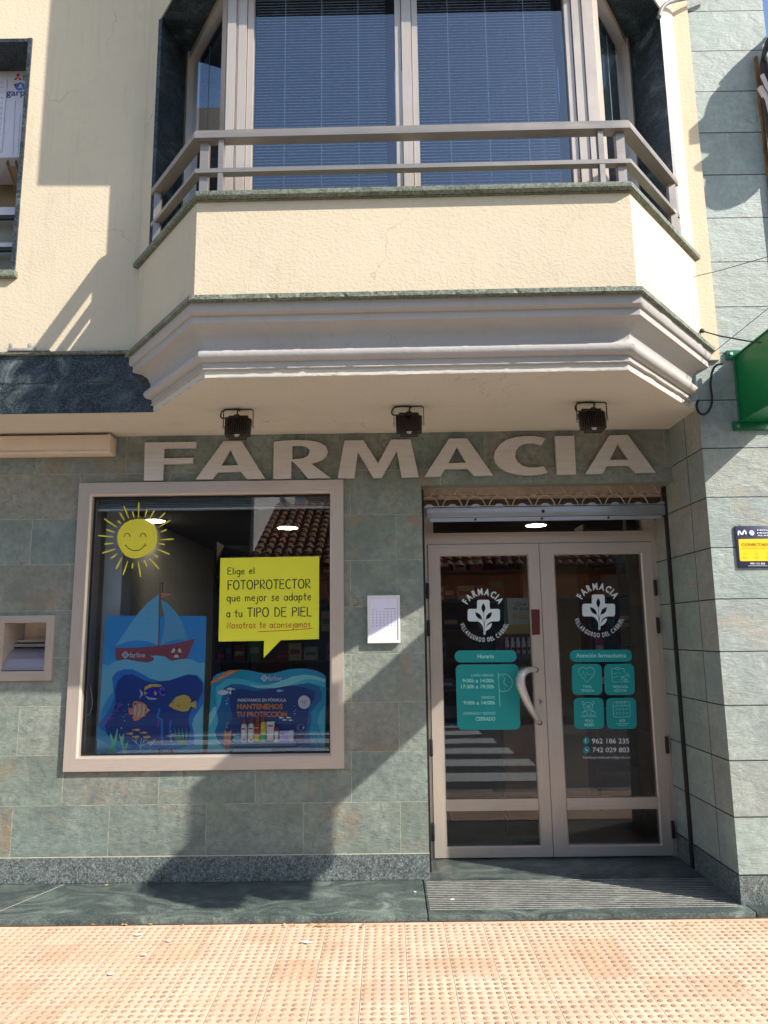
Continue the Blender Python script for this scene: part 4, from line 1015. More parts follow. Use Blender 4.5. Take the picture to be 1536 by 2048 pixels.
# hand lettering: single strokes on a unit grid (x to the right, y up; x-height .62, capitals 1)
def ell(cx, cy, rx, ry, a0=0, a1=360, n=10): return [(cx+rx*math.cos(math.radians(a0+(a1-a0)*k/n)), cy+ry*math.sin(math.radians(a0+(a1-a0)*k/n))) for k in range(n+1)]
HAND = {
 'E': (.52, [[(.5,.98),(.04,1),(.02,.02),(.52,.0)], [(.03,.52),(.42,.55)]]), 'F': (.5, [[(.06,-.04),(.05,1),(.52,.98)], [(.05,.52),(.42,.55)]]),
 'T': (.56, [[(0,.97),(.58,1)], [(.3,.98),(.27,0)]]), 'O': (.66, [ell(.33,.5,.31,.5,100,470,14)]), 'P': (.52, [[(.06,0),(.05,1),(.35,.98),(.5,.8),(.42,.58),(.06,.45)]]),
 'R': (.56, [[(.06,0),(.05,1),(.36,.98),(.5,.8),(.42,.58),(.08,.46),(.56,.0)]]), 'C': (.56, [ell(.36,.5,.33,.5,50,310,10)]), 'I': (.12, [[(.06,1),(.05,0)]]),
 'D': (.6, [[(.06,1),(.06,0),(.35,.05),(.56,.3),(.55,.68),(.36,.92),(.02,1)]]), 'L': (.46, [[(.06,1),(.04,.03),(.48,.0)]]), 'N': (.56, [[(.05,0),(.06,.98),(.5,.02),(.52,1)]]),
 'l': (.14, [[(.07,1),(.06,0)]]), 'i': (.14, [[(.07,.6),(.06,0)], [(.07,.8),(.075,.84)]]), 'g': (.46, [ell(.22,.32,.2,.29,40,400,10), [(.42,.6),(.42,-.1),(.34,-.32),(.1,-.34)]]),
 'e': (.44, [[(.05,.32),(.4,.36),(.36,.56),(.2,.62),(.05,.45),(.04,.2),(.18,.01),(.42,.1)]]), 'q': (.46, [ell(.22,.32,.2,.29,40,400,10), [(.42,.6),(.42,-.36)]]),
 'u': (.46, [[(.04,.6),(.05,.15),(.18,.0),(.36,.14),(.4,.6)], [(.4,.6),(.42,0)]]), 'm': (.66, [[(.04,.6),(.05,0)], [(.05,.4),(.2,.6),(.32,.5),(.32,0)], [(.32,.4),(.48,.6),(.6,.5),(.6,0)]]),
 'j': (.22, [[(.16,.6),(.16,-.2),(.06,-.36),(-.1,-.3)], [(.16,.8),(.165,.84)]]), 'o': (.46, [ell(.22,.31,.2,.31,90,450,11)]), 'r': (.32, [[(.05,.6),(.05,0)], [(.05,.38),(.16,.56),(.32,.58)]]),
 's': (.36, [[(.34,.55),(.16,.62),(.05,.48),(.18,.34),(.32,.2),(.22,.02),(.02,.05)]]), 'a': (.46, [ell(.21,.3,.19,.29,40,400,10), [(.41,.6),(.42,0)]]), 'd': (.46, [ell(.21,.3,.19,.29,40,400,10), [(.42,1),(.42,0)]]),
 'p': (.46, [[(.05,.6),(.05,-.36)], ell(.25,.32,.19,.29,180,540,10)]), 't': (.36, [[(.18,.92),(.17,.08),(.3,.0)], [(0,.6),(.36,.62)]]), 'n': (.46, [[(.04,.6),(.05,0)], [(.05,.4),(.22,.6),(.38,.48),(.39,0)]]), 'c': (.4, [ell(.24,.31,.2,.31,50,310,9)]), ' ': (.34, [])}
def hand(mb, s_, x0, x1, yb0, yb1, cap, Y, w_, mt):
    tot = sum(HAND[c][0]+.13 for c in s_)-.13; cur = 0.0
    for c in s_:
        wd, st_ = HAND[c]
        for pl in st_:
            q = []
            for a, b in pl:
                u = (cur+a)/tot; q.append((x0+(x1-x0)*u, yb0+(yb1-yb0)*u-b*cap))
            stroke(mb, q, Y, w_, mt)
        cur += wd+.13
sb = thing('window_sticker', 'lime yellow speech bubble sticker with handwritten advice on the shop window', 'sticker', tuple(at(530, 1200, YG)))
S4 = (4.654, 400, 1080)
g = MB(); flat(g, Z([(190,168),(1110,152),(1107,922),(752,933),(592,1098),(596,938),(172,945)], *S4), YG, M_LIME); g.build('bubble', sb)
def hz(mb, s_, x0, x1, y0, y1, cap, w_, mt): 
    (a, b), (c, d_) = Z([(x0, y0), (x1, y1)], *S4); hand(mb, s_, a, c, b, d_, cap/4.654, YG-.0008, w_, mt)
g = MB(); hz(g, 'Elige el', 257, 508, 321, 316, 62, .006, M_BLK); hz(g, 'FOTOPROTECTOR', 257, 1028, 462, 448, 84, .0075, M_BLK); hz(g, 'que mejor se adapte', 250, 1034, 573, 560, 72, .006, M_BLK); hz(g, 'a tu', 247, 393, 720, 717, 74, .006, M_BLK); hz(g, 'TIPO DE PIEL', 440, 1035, 716, 708, 84, .0075, M_BLK)
hz(g, 'Nosotros te aconsejamos', 252, 1026, 824, 812, 60, .005, M_ORG); stroke(g, Z([(535,855),(800,842),(1050,822)], *S4), YG-.0008, .004, M_ORG); g.build('lettering', sb)

# ---- printed stickers on the doors
M_PALE = mat('print_pale', (222, 236, 236)); M_TEAL = mat('sticker_teal', (0, 150, 148)); M_AQUA = mat('print_aqua', (170, 238, 230)); M_GREY = mat('print_grey', (222, 224, 222))
YDg = YD-.0025
def arctext(mb, s_, cx, cy, r, a0, a1, h, Y, mt, top=True, bold=.02, gap=.09):
    """letters on a circle in photo pixels; angles in degrees, clockwise from up for the top, from down for the bottom"""
    ws = []
    for c in s_:
        if c == ' ': ws.append(.28); continue
        vs, fs = textmesh(c, bold); ws.append(max(v.x for v in vs)-min(v.x for v in vs))
    tot = sum(ws)+gap*(len(s_)-1); cur = 0
    for c, w_ in zip(s_, ws):
        mid = a0+(a1-a0)*(cur+w_/2)/tot; cur += w_+gap
        if c == ' ': continue
        vs, fs = textmesh(c, bold); mx = (max(v.x for v in vs)+min(v.x for v in vs))/2
        k_ = h/.72; t = math.radians(mid)
        kx = abs(math.radians(a1-a0))*r/tot
        out = []
        for v in vs:
            u = (v.x-mx)*kx; q = v.y*k_
            if top: X_ = cx+(r+q)*math.sin(t)+u*math.cos(t); Y_ = cy-(r+q)*math.cos(t)+u*math.sin(t)
            else: X_ = cx+(r-q+h)*math.sin(t)+u*math.cos(t); Y_ = cy+(r-q+h)*math.cos(t)-u*math.sin(t)
            out.append(at(X_, Y_, Y))
        mb.add(out, fs, mt)
def leaf(x0, y0, x1, y1, w_, n=8):
    dx, dy = x1-x0, y1-y0; L_ = []; R2 = []
    for k_ in range(n+1):
        t = k_/n; b = w_*math.sin(math.pi*t)**.9; l_ = math.hypot(dx, dy)
        L_.append((x0+dx*t-dy/l_*b, y0+dy*t+dx/l_*b)); R2.append((x0+dx*t+dy/l_*b, y0+dy*t-dx/l_*b))
    return L_+R2[-2:0:-1]
def logo(name_lab, pxx, pyy, sc):
    """rounded cross with a sprig, words round it; coordinates of the zoomed left-hand emblem"""
    th = thing('door_sticker', name_lab, 'sticker', tuple(at(pxx(745), pyy(620), YDg)))
    T = lambda pts_: [(pxx(a), pyy(b)) for a, b in pts_]
    W2 = lambda pts_: [(v.x, v.z) for v in (at(a, b, YDg) for a, b in T(pts_))]
    cross = arc(815, 370, 32, 32, -90, 0, 4)+[(850, 470)]+arc(872, 480, 22, 14, 180, 90, 3)+arc(985, 530, 38, 38, -90, 0, 4)+arc(985, 668, 38, 38, 0, 90, 4)+[(890, 706), (840, 725), (800, 765), (780, 820), (775, 930), (745, 935), (742, 820), (720, 770), (680, 725), (640, 706)]+arc(510, 668, 38, 38, 90, 180, 4)+arc(510, 530, 38, 38, 180, 270, 4)+arc(612, 480, 22, 14, 90, 0, 3)+[(632, 470)]+arc(665, 370, 32, 32, 180, 270, 4)
    g = MB(); outline(g, [W2(cross), W2(leaf(740, 398, 742, 560, 34)), W2(leaf(600, 550, 722, 680, 34)), W2(leaf(888, 548, 778, 678, 34))], YDg, .0008, M_PALE)
    outline(g, [W2(leaf(888, 735, 775, 868, 30))], YDg, .0008, M_PALE)
    for q in ([(743, 560), (748, 640), (752, 720), (757, 800), (759, 930)], [(722, 678), (745, 735), (756, 800)], [(778, 676), (760, 735), (757, 800)]): stroke(g, T(q), YDg-.0012, .0024, M_BLK)
    g.build('emblem', th)
    g = MB(); s8 = abs(pxx(1)-pxx(0)); c0 = T([(735, 600)])[0]
    arctext(g, 'FARMACIA', pxx(733), pyy(555), 300*s8, -63, 63, 112*s8, YDg, M_PALE, True, .035, .12)
    arctext(g, 'VILLARGORDO DEL CABRIEL', pxx(755), pyy(620), 362*s8, -73, 72, 74*s8, YDg, M_PALE, False, .018, .17)
    g.build('lettering', th)
logo('pale pharmacy cross emblem sticker on the left door leaf above the opening hours', lambda a: a/8.533+880, lambda b: b/8.533+1160, 1)
k7 = 8.533/7.68*.93
logo('pale pharmacy cross emblem sticker on the right door leaf above the services panel', lambda a: 1100+(745+(a-745)*.915)/7.68, lambda b: 1090+(1000+(b-600)*.915)/7.68, 1)
SH = (.030, -.006)
def panel(g, x0, y0, x1, y1, r): flat(g, rrect(x0, y0, x1, y1, r, SH), YDg, M_TEAL, .001)
YT = YDg-.0008
def tx(g, s_, L_, T_, R_, B_, mt=M_AQUA, bold=.0): text(g, s_, (L_, T_, R_, B_), YT-.0003, mt, bold)
hs = thing('door_sticker', 'teal opening hours sticker with clock drawing on the left door leaf', 'sticker', tuple(at(975, 1395, YDg)))
g = MB(); panel(g, 909, 1301, 1033, 1325, 11.5); panel(g, 911, 1329, 1037, 1460, 11); g.build('panel', hs)
H8 = (7.68, 900, 1290)
g = MB()
def th8(s_, x0, y0, x1, y1, bold=.0):
    (a, b), (c, d_) = Z([(x0, y0), (x1, y1)], *H8); tx(g, s_, a, b, c, d_, M_AQUA, bold)
th8('Horario', 425, 142, 676, 205, .02); th8('LUNES-VIERNES', 325, 446, 668, 482); th8('9:00h a 14:00h', 192, 518, 674, 576, .012); th8('17:30h a 19:30h', 168, 610, 676, 668, .012); th8('SÁBADOS', 482, 776, 686, 822); th8('9:00h a 14:00h', 206, 858, 690, 916, .012); th8('DOMINGOS Y FESTIVOS', 208, 1030, 696, 1072); th8('CERRADO', 394, 1104, 698, 1164, .015)
stroke(g, Z([(742, 425), (768, 945)], *H8), YT, .003, M_AQUA); stroke(g, Z(arc(826, 580, 132, 134, -122, 122, 22), *H8), YT, .0026, M_AQUA)
stroke(g, Z([(845, 500), (824, 578), (885, 645)], *H8), YT, .0026, M_AQUA)
for q in ([(824, 468), (826, 490)], [(912, 574), (936, 574)], [(836, 668), (838, 690)], [(772, 482), (776, 488)], [(880, 480), (884, 484)], [(915, 522), (919, 525)], [(915, 628), (919, 631)], [(785, 676), (787, 680)], [(886, 672), (889, 676)]): stroke(g, Z(q, *H8), YT, .002, M_AQUA)
g.build('lettering', hs)
sv = thing('door_sticker', 'teal services sticker with four icon tiles on the right door leaf', 'sticker', tuple(at(1205, 1380, YDg)))
g = MB(); panel(g, 1139.5, 1300, 1264, 1324, 11.5); panel(g, 1143, 1328, 1203, 1390, 10); panel(g, 1208, 1328, 1268, 1390, 10); panel(g, 1147, 1396, 1207, 1458, 10); panel(g, 1212, 1396, 1272, 1458, 10); g.build('panel', sv)
V8 = (8.533, 1120, 1290); g = MB()
def tv(s_, x0, y0, x1, y1, bold=.0, mt=M_AQUA):
    (a, b), (c, d_) = Z([(x0, y0), (x1, y1)], *V8); tx(g, s_, a, b, c, d_, mt, bold)
def sv_(pts_, w_=.0022): stroke(g, Z(pts_, *V8), YT, w_, M_AQUA)
tv('Atención farmacéutica', 275, 140, 1130, 215, .01); tv('TOMA', 390, 690, 540, 735); tv('TENSIÓN', 358, 745, 580, 800); tv('MEDICIÓN', 905, 680, 1155, 735); tv('AZÚCAR', 920, 742, 1138, 798); tv('PESO', 428, 1270, 566, 1318); tv('BEBÉS', 418, 1326, 582, 1385); tv('SPD', 1012, 1270, 1112, 1318)
sv_([(320, 480), (318, 430), (345, 392), (390, 378), (430, 395), (452, 412), (480, 388), (525, 378), (570, 400), (590, 445), (580, 500), (540, 555), (465, 638), (358, 530)]); sv_([(318, 508), (375, 508), (400, 440), (437, 565), (462, 465), (482, 508), (538, 508)], .0018)
sv_([(1000, 630), (905, 630), (893, 610), (882, 420), (890, 402), (950, 400)]); sv_([(1030, 400), (1085, 402), (1094, 420), (1098, 480)]); sv_([(952, 382), (1024, 382), (1026, 416), (954, 416), (952, 382)])
for y_ in (482, 542): sv_([(915, y_), (935, y_+16), (972, y_-18)], .0016); sv_([(985, y_), (1035 if y_ < 500 else 1010, y_)], .0016)
sv_([(1042, 545), (1110, 528), (1140, 540)]); sv_([(1042, 552), (1090, 556), (1090, 575)]); sv_([(1118, 490), (1185, 556)]); sv_([(1145, 468), (1185, 520)])
for y_ in (575, 600, 622): sv_([(1092, y_), (1142, y_-8), (1148, y_+10), (1100, y_+16)], .0016)
sv_([(1055, 570), (1032, 610), (1040, 640), (1068, 640), (1078, 610), (1055, 570)], .0018); sv_([(1140, 628), (1190, 624)], .0016)
sv_(arc(482, 1050, 78, 72, 0, 360, 20)); sv_(arc(405, 990, 26, 26, 60, 300, 10)); sv_(arc(555, 988, 26, 26, -120, 120, 10)); sv_(arc(484, 1062, 36, 30, 0, 360, 14), .0016); sv_(arc(484, 1056, 10, 8, 0, 360, 8), .0034); sv_([(455, 1022), (462, 1030)], .003); sv_([(510, 1020), (516, 1028)], .003)
sv_([(432, 1110), (412, 1150)]); sv_([(540, 1105), (562, 1145)]); sv_(arc(425, 1168, 40, 36, 0, 360, 14)); sv_(arc(560, 1164, 40, 36, 0, 360, 14)); sv_([(450, 1200), (540, 1198)]); sv_([(362, 1200), (370, 1226), (618, 1222), (626, 1196)])
sv_([(910, 985), (900, 1000), (918, 1215), (932, 1230), (1190, 1226), (1200, 1212), (1190, 985), (1180, 972), (915, 976)]); sv_([(905, 1042), (1195, 1036)])
for x_ in (980, 1045, 1108): sv_([(x_-14, 960), (x_+12, 960), (x_+16, 1012), (x_-12, 1014), (x_-14, 960)], .0018)
for r_ in range(2):
    for k_ in range(4): sv_(Z(arc(0, 0, 14, 24, 0, 360, 8), 1, 0, 0) and [(965+k_*58+r_*4+a*.8-b*.6, 1096+r_*70+a*.6+b*.8) for a, b in arc(0, 0, 12, 24, 0, 360, 8)], .0014)
sv_([(950, 1345), (1180, 1340)], .0022); sv_([(990, 1372), (1145, 1368)], .0022); g.build('lettering', sv)
ph = thing('door_sticker', 'white telephone numbers and e-mail with two teal icons low on the right door', 'sticker', tuple(at(1215, 1495, YDg)))
g = MB()
for (cx, cy) in ((448, 1635), (455, 1788)):
    flat(g, Z(arc(cx, cy, 56, 60, 0, 345, 22), *V8), YDg, M_TEAL, .001)
flat(g, Z([(400, 1800), (402, 1850), (452, 1846)], *V8), YDg-.0002, M_TEAL, .001)
stroke(g, Z([(440, 1605), (430, 1635), (444, 1668)], *V8), YT, .005, M_PALE); stroke(g, Z([(432, 1768), (450, 1795), (480, 1806)], *V8), YT, .005, M_PALE); g.build('icon', ph)
g = MB(); tv('962 186 235', 545, 1595, 1178, 1682, .012, M_GREY); tv('742 029 803', 556, 1748, 1182, 1832, .012, M_GREY); tv('fciavillargordodelcabriel@gmail.com', 388, 1895, 1200, 1948, .0, M_GREY); g.build('lettering', ph)

# ================================================================ DISPLAYS BEHIND THE SHOP WINDOW
YP = 0.10
def brt(c_):
    return tuple(min(250, v) for v in c_)
C = {n_: mat('print_'+n_, brt(c_)) for n_, c_ in dict(sky=(66,176,254), wave=(136,224,254), deep=(20,72,164), mid=(44,144,236), mid2=(70,186,254), sail=(136,218,250), sail2=(120,200,236), hull=(176,84,94), flag=(250,150,100), white=(252,252,252), red=(232,48,62), gold=(248,212,104), navy=(34,46,190), lilac=(206,204,250), orange=(250,164,120), peach=(250,222,196), green=(130,244,200), green2=(74,170,156), coral=(140,230,254), purple=(150,98,222), teal=(28,178,216), teal2=(80,220,240), teal3=(160,246,252), dteal=(18,120,182), ddeep=(14,66,140), amber=(248,150,80), shelf=(44,124,186), yellow=(250,228,76), dgreen=(54,200,146), paper=(246,238,242)).items()}
sp_ = thing('sailboat_display', 'tall blue cardboard display of a sailing boat above an undersea scene in the shop window', 'display', tuple(at(300, 1508, YP)))
S5 = (5.6875, 190, 1160)
LAY = [0]
def L(g, pts_, c_, lay):
    flat(g, Z(pts_, *S5), YP-.0016*lay, C[c_], .0014)
g = MB(); flat(g, Z([(120,405),(1268,410),(1222,1985),(15,1995)], *S5), YP, C['sky'], .006)
L(g, [(100,700),(240,900),(350,870),(600,930),(1245,930),(1225,1975),(18,1985)], 'mid2', 1)
WAVE_TOP = [(88,950),(160,965),(230,925),(350,900),(480,925),(600,940),(665,915),(668,885),(622,862),(700,858),(790,870),(870,922),(1000,896),(1100,900),(1190,948),(1250,930)]
L(g, WAVE_TOP+[(1243,1180),(1200,1110),(1150,1078),(1060,1070),(960,1100),(850,1140),(740,1150),(620,1120),(520,1060),(430,1015),(330,1015),(240,1050),(195,1110),(205,1200),(205,1270),(160,1330),(90,1450),(48,1560)], 'wave', 5)
L(g, [(195,1110),(240,1050),(330,1015),(430,1015),(520,1060),(620,1120),(740,1150),(850,1140),(960,1100),(1060,1070),(1150,1078),(1236,1160),(1230,1400),(1120,1560),(1100,1640),(1130,1760),(1120,1880),(700,1950),(250,1930),(80,1800),(40,1640),(160,1480),(220,1330)], 'mid', 2)
L(g, [(255,1150),(330,1080),(430,1072),(560,1140),(650,1165),(800,1150),(930,1120),(1050,1080),(1150,1090),(1215,1160),(1225,1260),(1180,1360),(1090,1480),(1060,1600),(1085,1700),(1060,1820),(900,1880),(500,1880),(280,1850),(140,1770),(110,1660),(180,1540),(235,1400),(228,1260)], 'deep', 3)
L(g, [(1228,1420),(1130,1560),(1105,1640),(1130,1760),(1128,1880),(1225,1890)], 'wave', 5); L(g, [(20,1660),(90,1700),(180,1800),(330,1850),(420,1900),(520,1985),(18,1990)], 'mid2', 4); L(g, [(20,1800),(130,1850),(250,1930),(300,1985),(16,1990)], 'wave', 5)
L(g, [(300,1985),(520,1880),(700,1900),(900,1850),(1060,1870),(1224,1890),(1222,1980)], 'mid2', 4); L(g, [(860,1980),(930,1920),(1080,1890),(1224,1895),(1222,1980)], 'wave', 5)
# weeds and corals
for q in ([(130,1985),(190,1850),(168,1770),(180,1740),(215,1830),(250,1690),(262,1700),(245,1830),(205,1985)], [(330,1985),(280,1800),(272,1740),(300,1790),(330,1740),(332,1800),(318,1850),(330,1900),(378,1830),(372,1890),(340,1985)]): L(g, q, 'green', 6)
for dx in (0, 42, 84, 130): L(g, [(905+dx,1665),(925+dx,1760),(985+dx*.4,1890),(960+dx*.3,1890),(900+dx,1790)], 'green2', 6)
for b0, b1 in (((500,1985),(530,1800)), ((520,1900),(430,1815)), ((515,1920),(570,1790)), ((470,1860),(465,1800)), ((545,1850),(600,1800)), ((620,1985),(640,1840)), ((635,1880),(590,1830)), ((640,1880),(680,1810))): stroke(g, Z([b0, b1], *S5), YP-.0016*6, .006, C['coral'])
stroke(g, Z([(60,1700),(150,1590),(220,1500),(290,1420)], *S5), YP-.0016*6, .005, C['purple'])
for b0, b1 in (((90,1660),(70,1600)), ((100,1640),(140,1630)), ((150,1590),(135,1530)), ((160,1580),(210,1570)), ((220,1500),(205,1450)), ((230,1490),(275,1490)), ((270,1440),(245,1395)), ((280,1430),(285,1390)), ((285,1425),(320,1410))): stroke(g, Z([b0, b1], *S5), YP-.0016*6, .006, C['purple'])
stroke(g, Z([(735,1460),(710,1560),(760,1590),(760,1880)], *S5), YP-.0016*4, .016, C['mid']); stroke(g, Z([(860,1600),(850,1700),(870,1850)], *S5), YP-.0016*4, .014, C['mid']); stroke(g, Z([(730,1590),(712,1680)], *S5), YP-.0016*4.6, .008, C['purple'])
for x_, y_, r_ in ((381,1418,7), (338,1490,4), (350,1530,4), (323,1557,5), (337,1600,6), (300,1685,9), (866,1720,5), (883,1758,6), (856,1784,7), (866,1828,10)): flat(g, Z(arc(x_, y_, r_, r_, 0, 320, 8), *S5), YP-.0016*6, C['white'])
for x_, y_ in ((480,1706), (405,1748), (560,1738), (475,1784), (600,1786)): L(g, leaf(x_-38, y_, x_+38, y_-2, 14)+[], 'gold', 6); L(g, [(x_-30, y_), (x_-52, y_-12), (x_-50, y_+12)], 'gold', 6)
for x_, fl_ in ((738, 1), (858, -1)): L(g, arc(x_, 1945, 28, 32, 20, 340, 12), 'red', 7); flat(g, Z([(x_, 1915), (x_+14*fl_, 1905), (x_+10*fl_, 1945)], *S5), YP-.0016*8, C['wave'])
L(g, arc(798, 1980, 32, 18, 180, 360, 8), 'red', 7)
g.build('board', sp_)
g = MB()
L(g, [(727,160),(660,210),(600,262),(480,392),(380,530),(290,665),(235,750),(300,728),(370,700),(450,688),(540,690),(620,705),(680,730),(718,750)], 'sail', 2)
L(g, [(748,220),(800,248),(850,290),(930,380),(1000,500),(1035,600),(1050,690),(980,675),(900,680),(830,705),(740,750),(765,660),(785,560),(792,470),(782,390),(765,310),(752,262)], 'sail2', 2)
for k_ in range(8): stroke(g, Z([(640-k_*44, 240+k_*62), (690-k_*20, 250+k_*62)], *S5), YP-.0016*2.9, .0010, C['sky'])
g.build('sail', sp_)
g = MB(); stroke(g, Z([(741,30),(739,300),(722,755)], *S5), YP-.0016*3, .0065, C['hull']); stroke(g, Z([(770,35),(760,220)], *S5), YP-.0016*1, .0045, M_BLK); stroke(g, Z([(735,32),(780,40)], *S5), YP-.0016*1, .0045, M_BLK); g.build('mast', sp_)
g = MB(); L(g, [(752,145),(878,163),(752,208)], 'flag', 3); g.build('flag', sp_)
g = MB(); L(g, [(228,775),(500,770),(720,750),(900,725),(1140,668),(1045,890),(900,925),(600,945),(300,935),(240,905)], 'hull', 3.4); stroke(g, Z([(560,835),(740,815),(1080,740)], *S5), YP-.0016*4, .0012, M_BLK); g.build('hull', sp_)
g = MB(); g.disc(at(*Z([(927,825)], *S5)[0], YP-.0016*4.2), .0335, (0, -1, 0), .002, C['white'], 24, r0=.0145)
e_ = at(*Z([(927,825)], *S5)[0], YP-.0016*4.2-.0022)
for k_ in range(3):
    a0 = 60+120*k_+30; pts_ = [(e_.x+r_*math.cos(math.radians(t)), e_.y, e_.z+r_*math.sin(math.radians(t))) for r_, rng in ((.0335, range(a0-28, a0+29, 8)), (.0145, range(a0+28, a0-29, -8))) for t in rng]
    g.prism(pts_, (0, .0008, 0), C['red'])
g.build('lifebuoy', sp_)
def farline(g, x0, y0, x1, y1, Y_, sc, ox, oy, mt):
    (a, b), (c, d_) = Z([(x0, y0), (x1, y1)], sc, ox, oy); h_ = d_-b; wid = c-a
    cx, cy = a+h_*.55, (b+d_)/2
    for s1 in ((0, -.62, .62, 0), (.62, 0, 0, .62), (0, .62, -.62, 0), (-.62, 0, 0, -.62)): stroke(g, [(cx+s1[0]*h_, cy+s1[1]*h_), (cx+s1[2]*h_, cy+s1[3]*h_)], Y_, h_*.0007, mt)
    stroke(g, [(cx-.3*h_, cy-.1*h_), (cx+.1*h_, cy+.3*h_)], Y_, h_*.0005, mt); stroke(g, [(cx-.05*h_, cy-.32*h_), (cx+.3*h_, cy+.02*h_)], Y_, h_*.0005, mt)
    text(g, 'farline', (a+h_*1.35, b, c, d_), Y_, mt, .0)
g = MB(); farline(g, 312, 822, 570, 882, YP-.0016*4.6, *S5, C['white']); g.build('lettering', sp_)
# three big fish cut-outs
g = MB(); L(g, [(565,1290),(560,1240),(600,1200),(680,1185),(760,1195),(800,1240),(795,1290),(740,1320),(680,1340),(600,1325)], 'navy', 8); L(g, [(560,1260),(565,1220),(620,1185),(700,1180),(765,1195),(740,1215),(650,1215),(590,1240)], 'gold', 9); L(g, [(562,1312),(620,1335),(710,1345),(680,1365),(610,1360)], 'lilac', 9); L(g, [(505,1240),(545,1280),(540,1310),(502,1350),(520,1300)], 'lilac', 9); L(g, [(555,1268),(600,1285),(558,1306)], 'gold', 9); L(g, [(672,1260),(706,1285),(690,1315),(676,1300)], 'gold', 9); stroke(g, Z([(775,1215),(745,1240),(735,1280),(760,1312),(800,1305)], *S5), YP-.0016*9.4, .003, C['lilac']); stroke(g, Z(arc(781, 1243, 9, 12, 0, 360, 8), *S5), YP-.0016*9.6, .0014, C['white']); g.build('fish', sp_)
g = MB(); L(g, [(838,1430),(880,1380),(930,1325),(1010,1303),(1065,1320),(1095,1370),(1085,1400),(1090,1440),(1060,1490),(1000,1500),(900,1470)], 'gold', 8); L(g, [(1080,1405),(1150,1370),(1150,1462),(1085,1435)], 'gold', 8.4); L(g, [(925,1420),(970,1418),(950,1450)], 'amber', 9); flat(g, Z(arc(887, 1392, 7, 8, 0, 330, 8), *S5), YP-.0016*9.6, M_BLK); g.build('fish', sp_)
g = MB(); L(g, [(430,1420),(440,1380),(480,1375),(560,1400),(600,1460),(635,1482),(600,1500),(560,1545),(500,1590),(450,1605),(425,1570),(435,1530),(385,1530),(380,1450),(425,1465)], 'orange', 8); L(g, [(450,1430),(500,1410),(570,1420),(600,1465),(610,1485),(590,1510),(550,1545),(480,1560),(440,1520)], 'peach', 9)
for x_ in (480, 530, 575): L(g, [(x_-12,1420),(x_+10,1415),(x_+14,1480),(x_-4,1550),(x_-22,1555),(x_-4,1480)], 'hull' if 0 else 'orange', 10)
flat(g, Z(arc(457, 1410, 10, 10, 0, 330, 8), *S5), YP-.0016*10.6, M_BLK); flat(g, Z(arc(576, 1484, 8, 9, 0, 330, 8), *S5), YP-.0016*10.9, M_BLK); g.build('fish', sp_)

pd = thing('product_display', 'teal undersea cardboard display of sun cream bottles in the lower right of the shop window', 'display', tuple(at(535, 1508, YP)))
S3 = (5.689, 400, 1330)
def Q(g, pts_, c_, lay): flat(g, Z(pts_, *S3), YP-.0016*lay, C[c_] if isinstance(c_, str) else c_, .0014)
g = MB(); flat(g, Z([(128,215),(150,140),(180,110),(250,82),(380,58),(480,55),(560,62),(620,75),(720,95),(780,100),(850,92),(920,72),(1020,48),(1090,42),(1150,40),(1230,46),(1320,65),(1390,95),(1425,125),(1434,160),(1432,500),(1424,800),(1415,1003),(80,1012),(95,700),(110,500)], *S3), YP, C['teal'], .006)
Q(g, [(180,260),(300,160),(420,150),(560,175),(680,215),(760,225),(900,190),(1050,130),(1180,108),(1300,120),(1425,160),(1425,260),(1340,225),(1240,200),(1120,225),(1000,250),(780,265),(640,260),(480,230),(340,230),(260,280),(240,420),(300,520),(330,640),(250,800),(240,900),(330,1000),(84,1008),(100,700),(150,600),(190,480)], 'teal2', 1)
Q(g, [(270,260),(360,215),(480,220),(620,262),(720,275),(900,250),(1050,232),(1230,205),(1360,250),(1392,330),(1380,400),(1300,480),(1262,540),(1270,640),(1240,760),(1260,900),(1340,1000),(330,1000),(200,850),(170,760),(210,640),(190,540),(240,420)], 'dteal', 2)
Q(g, [(330,290),(480,270),(640,300),(800,270),(1000,240),(1180,250),(1300,300),(1310,380),(1240,480),(1230,600),(1200,760),(1180,900),(1050,940),(420,920),(290,840),(300,720),(370,600),(340,450)], 'ddeep', 3)
Q(g, [(780,225),(900,190),(1050,130),(1180,108),(1300,120),(1425,160),(1425,200),(1300,165),(1200,160),(1100,200),(980,240),(860,262),(640,262),(560,215),(660,235)], 'teal3', 3); Q(g, [(1425,450),(1360,540),(1335,640),(1370,760),(1420,850)], 'teal2', 4); Q(g, [(105,560),(150,480),(185,470),(185,540),(140,640),(100,720)], 'teal3', 3)
Q(g, [(82,1008),(95,880),(200,900),(300,960),(340,1006)], 'teal3', 3); Q(g, [(380,950),(815,955),(815,1002),(372,1004)], 'wave', 4)
Q(g, [(122,228),(122,190),(180,150),(330,58),(458,55)], 'amber', 4)
(a, b), (c_, d_) = Z([(130, 205), (388, 62)], *S3)
for k_ in range(15): stroke(g, Z([(135+k_*16.5, 200-k_*8.6), (145+k_*16.5, 192-k_*8.6)], *S3), YP-.0016*5, .0035, C['paper'])
for x_, y_, l_, c2 in ((262, 315, 70, 'white'), (340, 275, 40, 'white'), (902, 295, 36, 'coral'), (920, 603, 24, 'white'), (1004, 602, 24, 'white'), (958, 626, 24, 'white'), (1028, 630, 22, 'white')): Q(g, leaf(x_-l_, y_, x_+l_, y_-4, l_*.42), c2, 5); Q(g, [(x_+l_*.8, y_-3), (x_+l_*1.35, y_-l_*.32), (x_+l_*1.3, y_+l_*.35)], c2, 5.2)
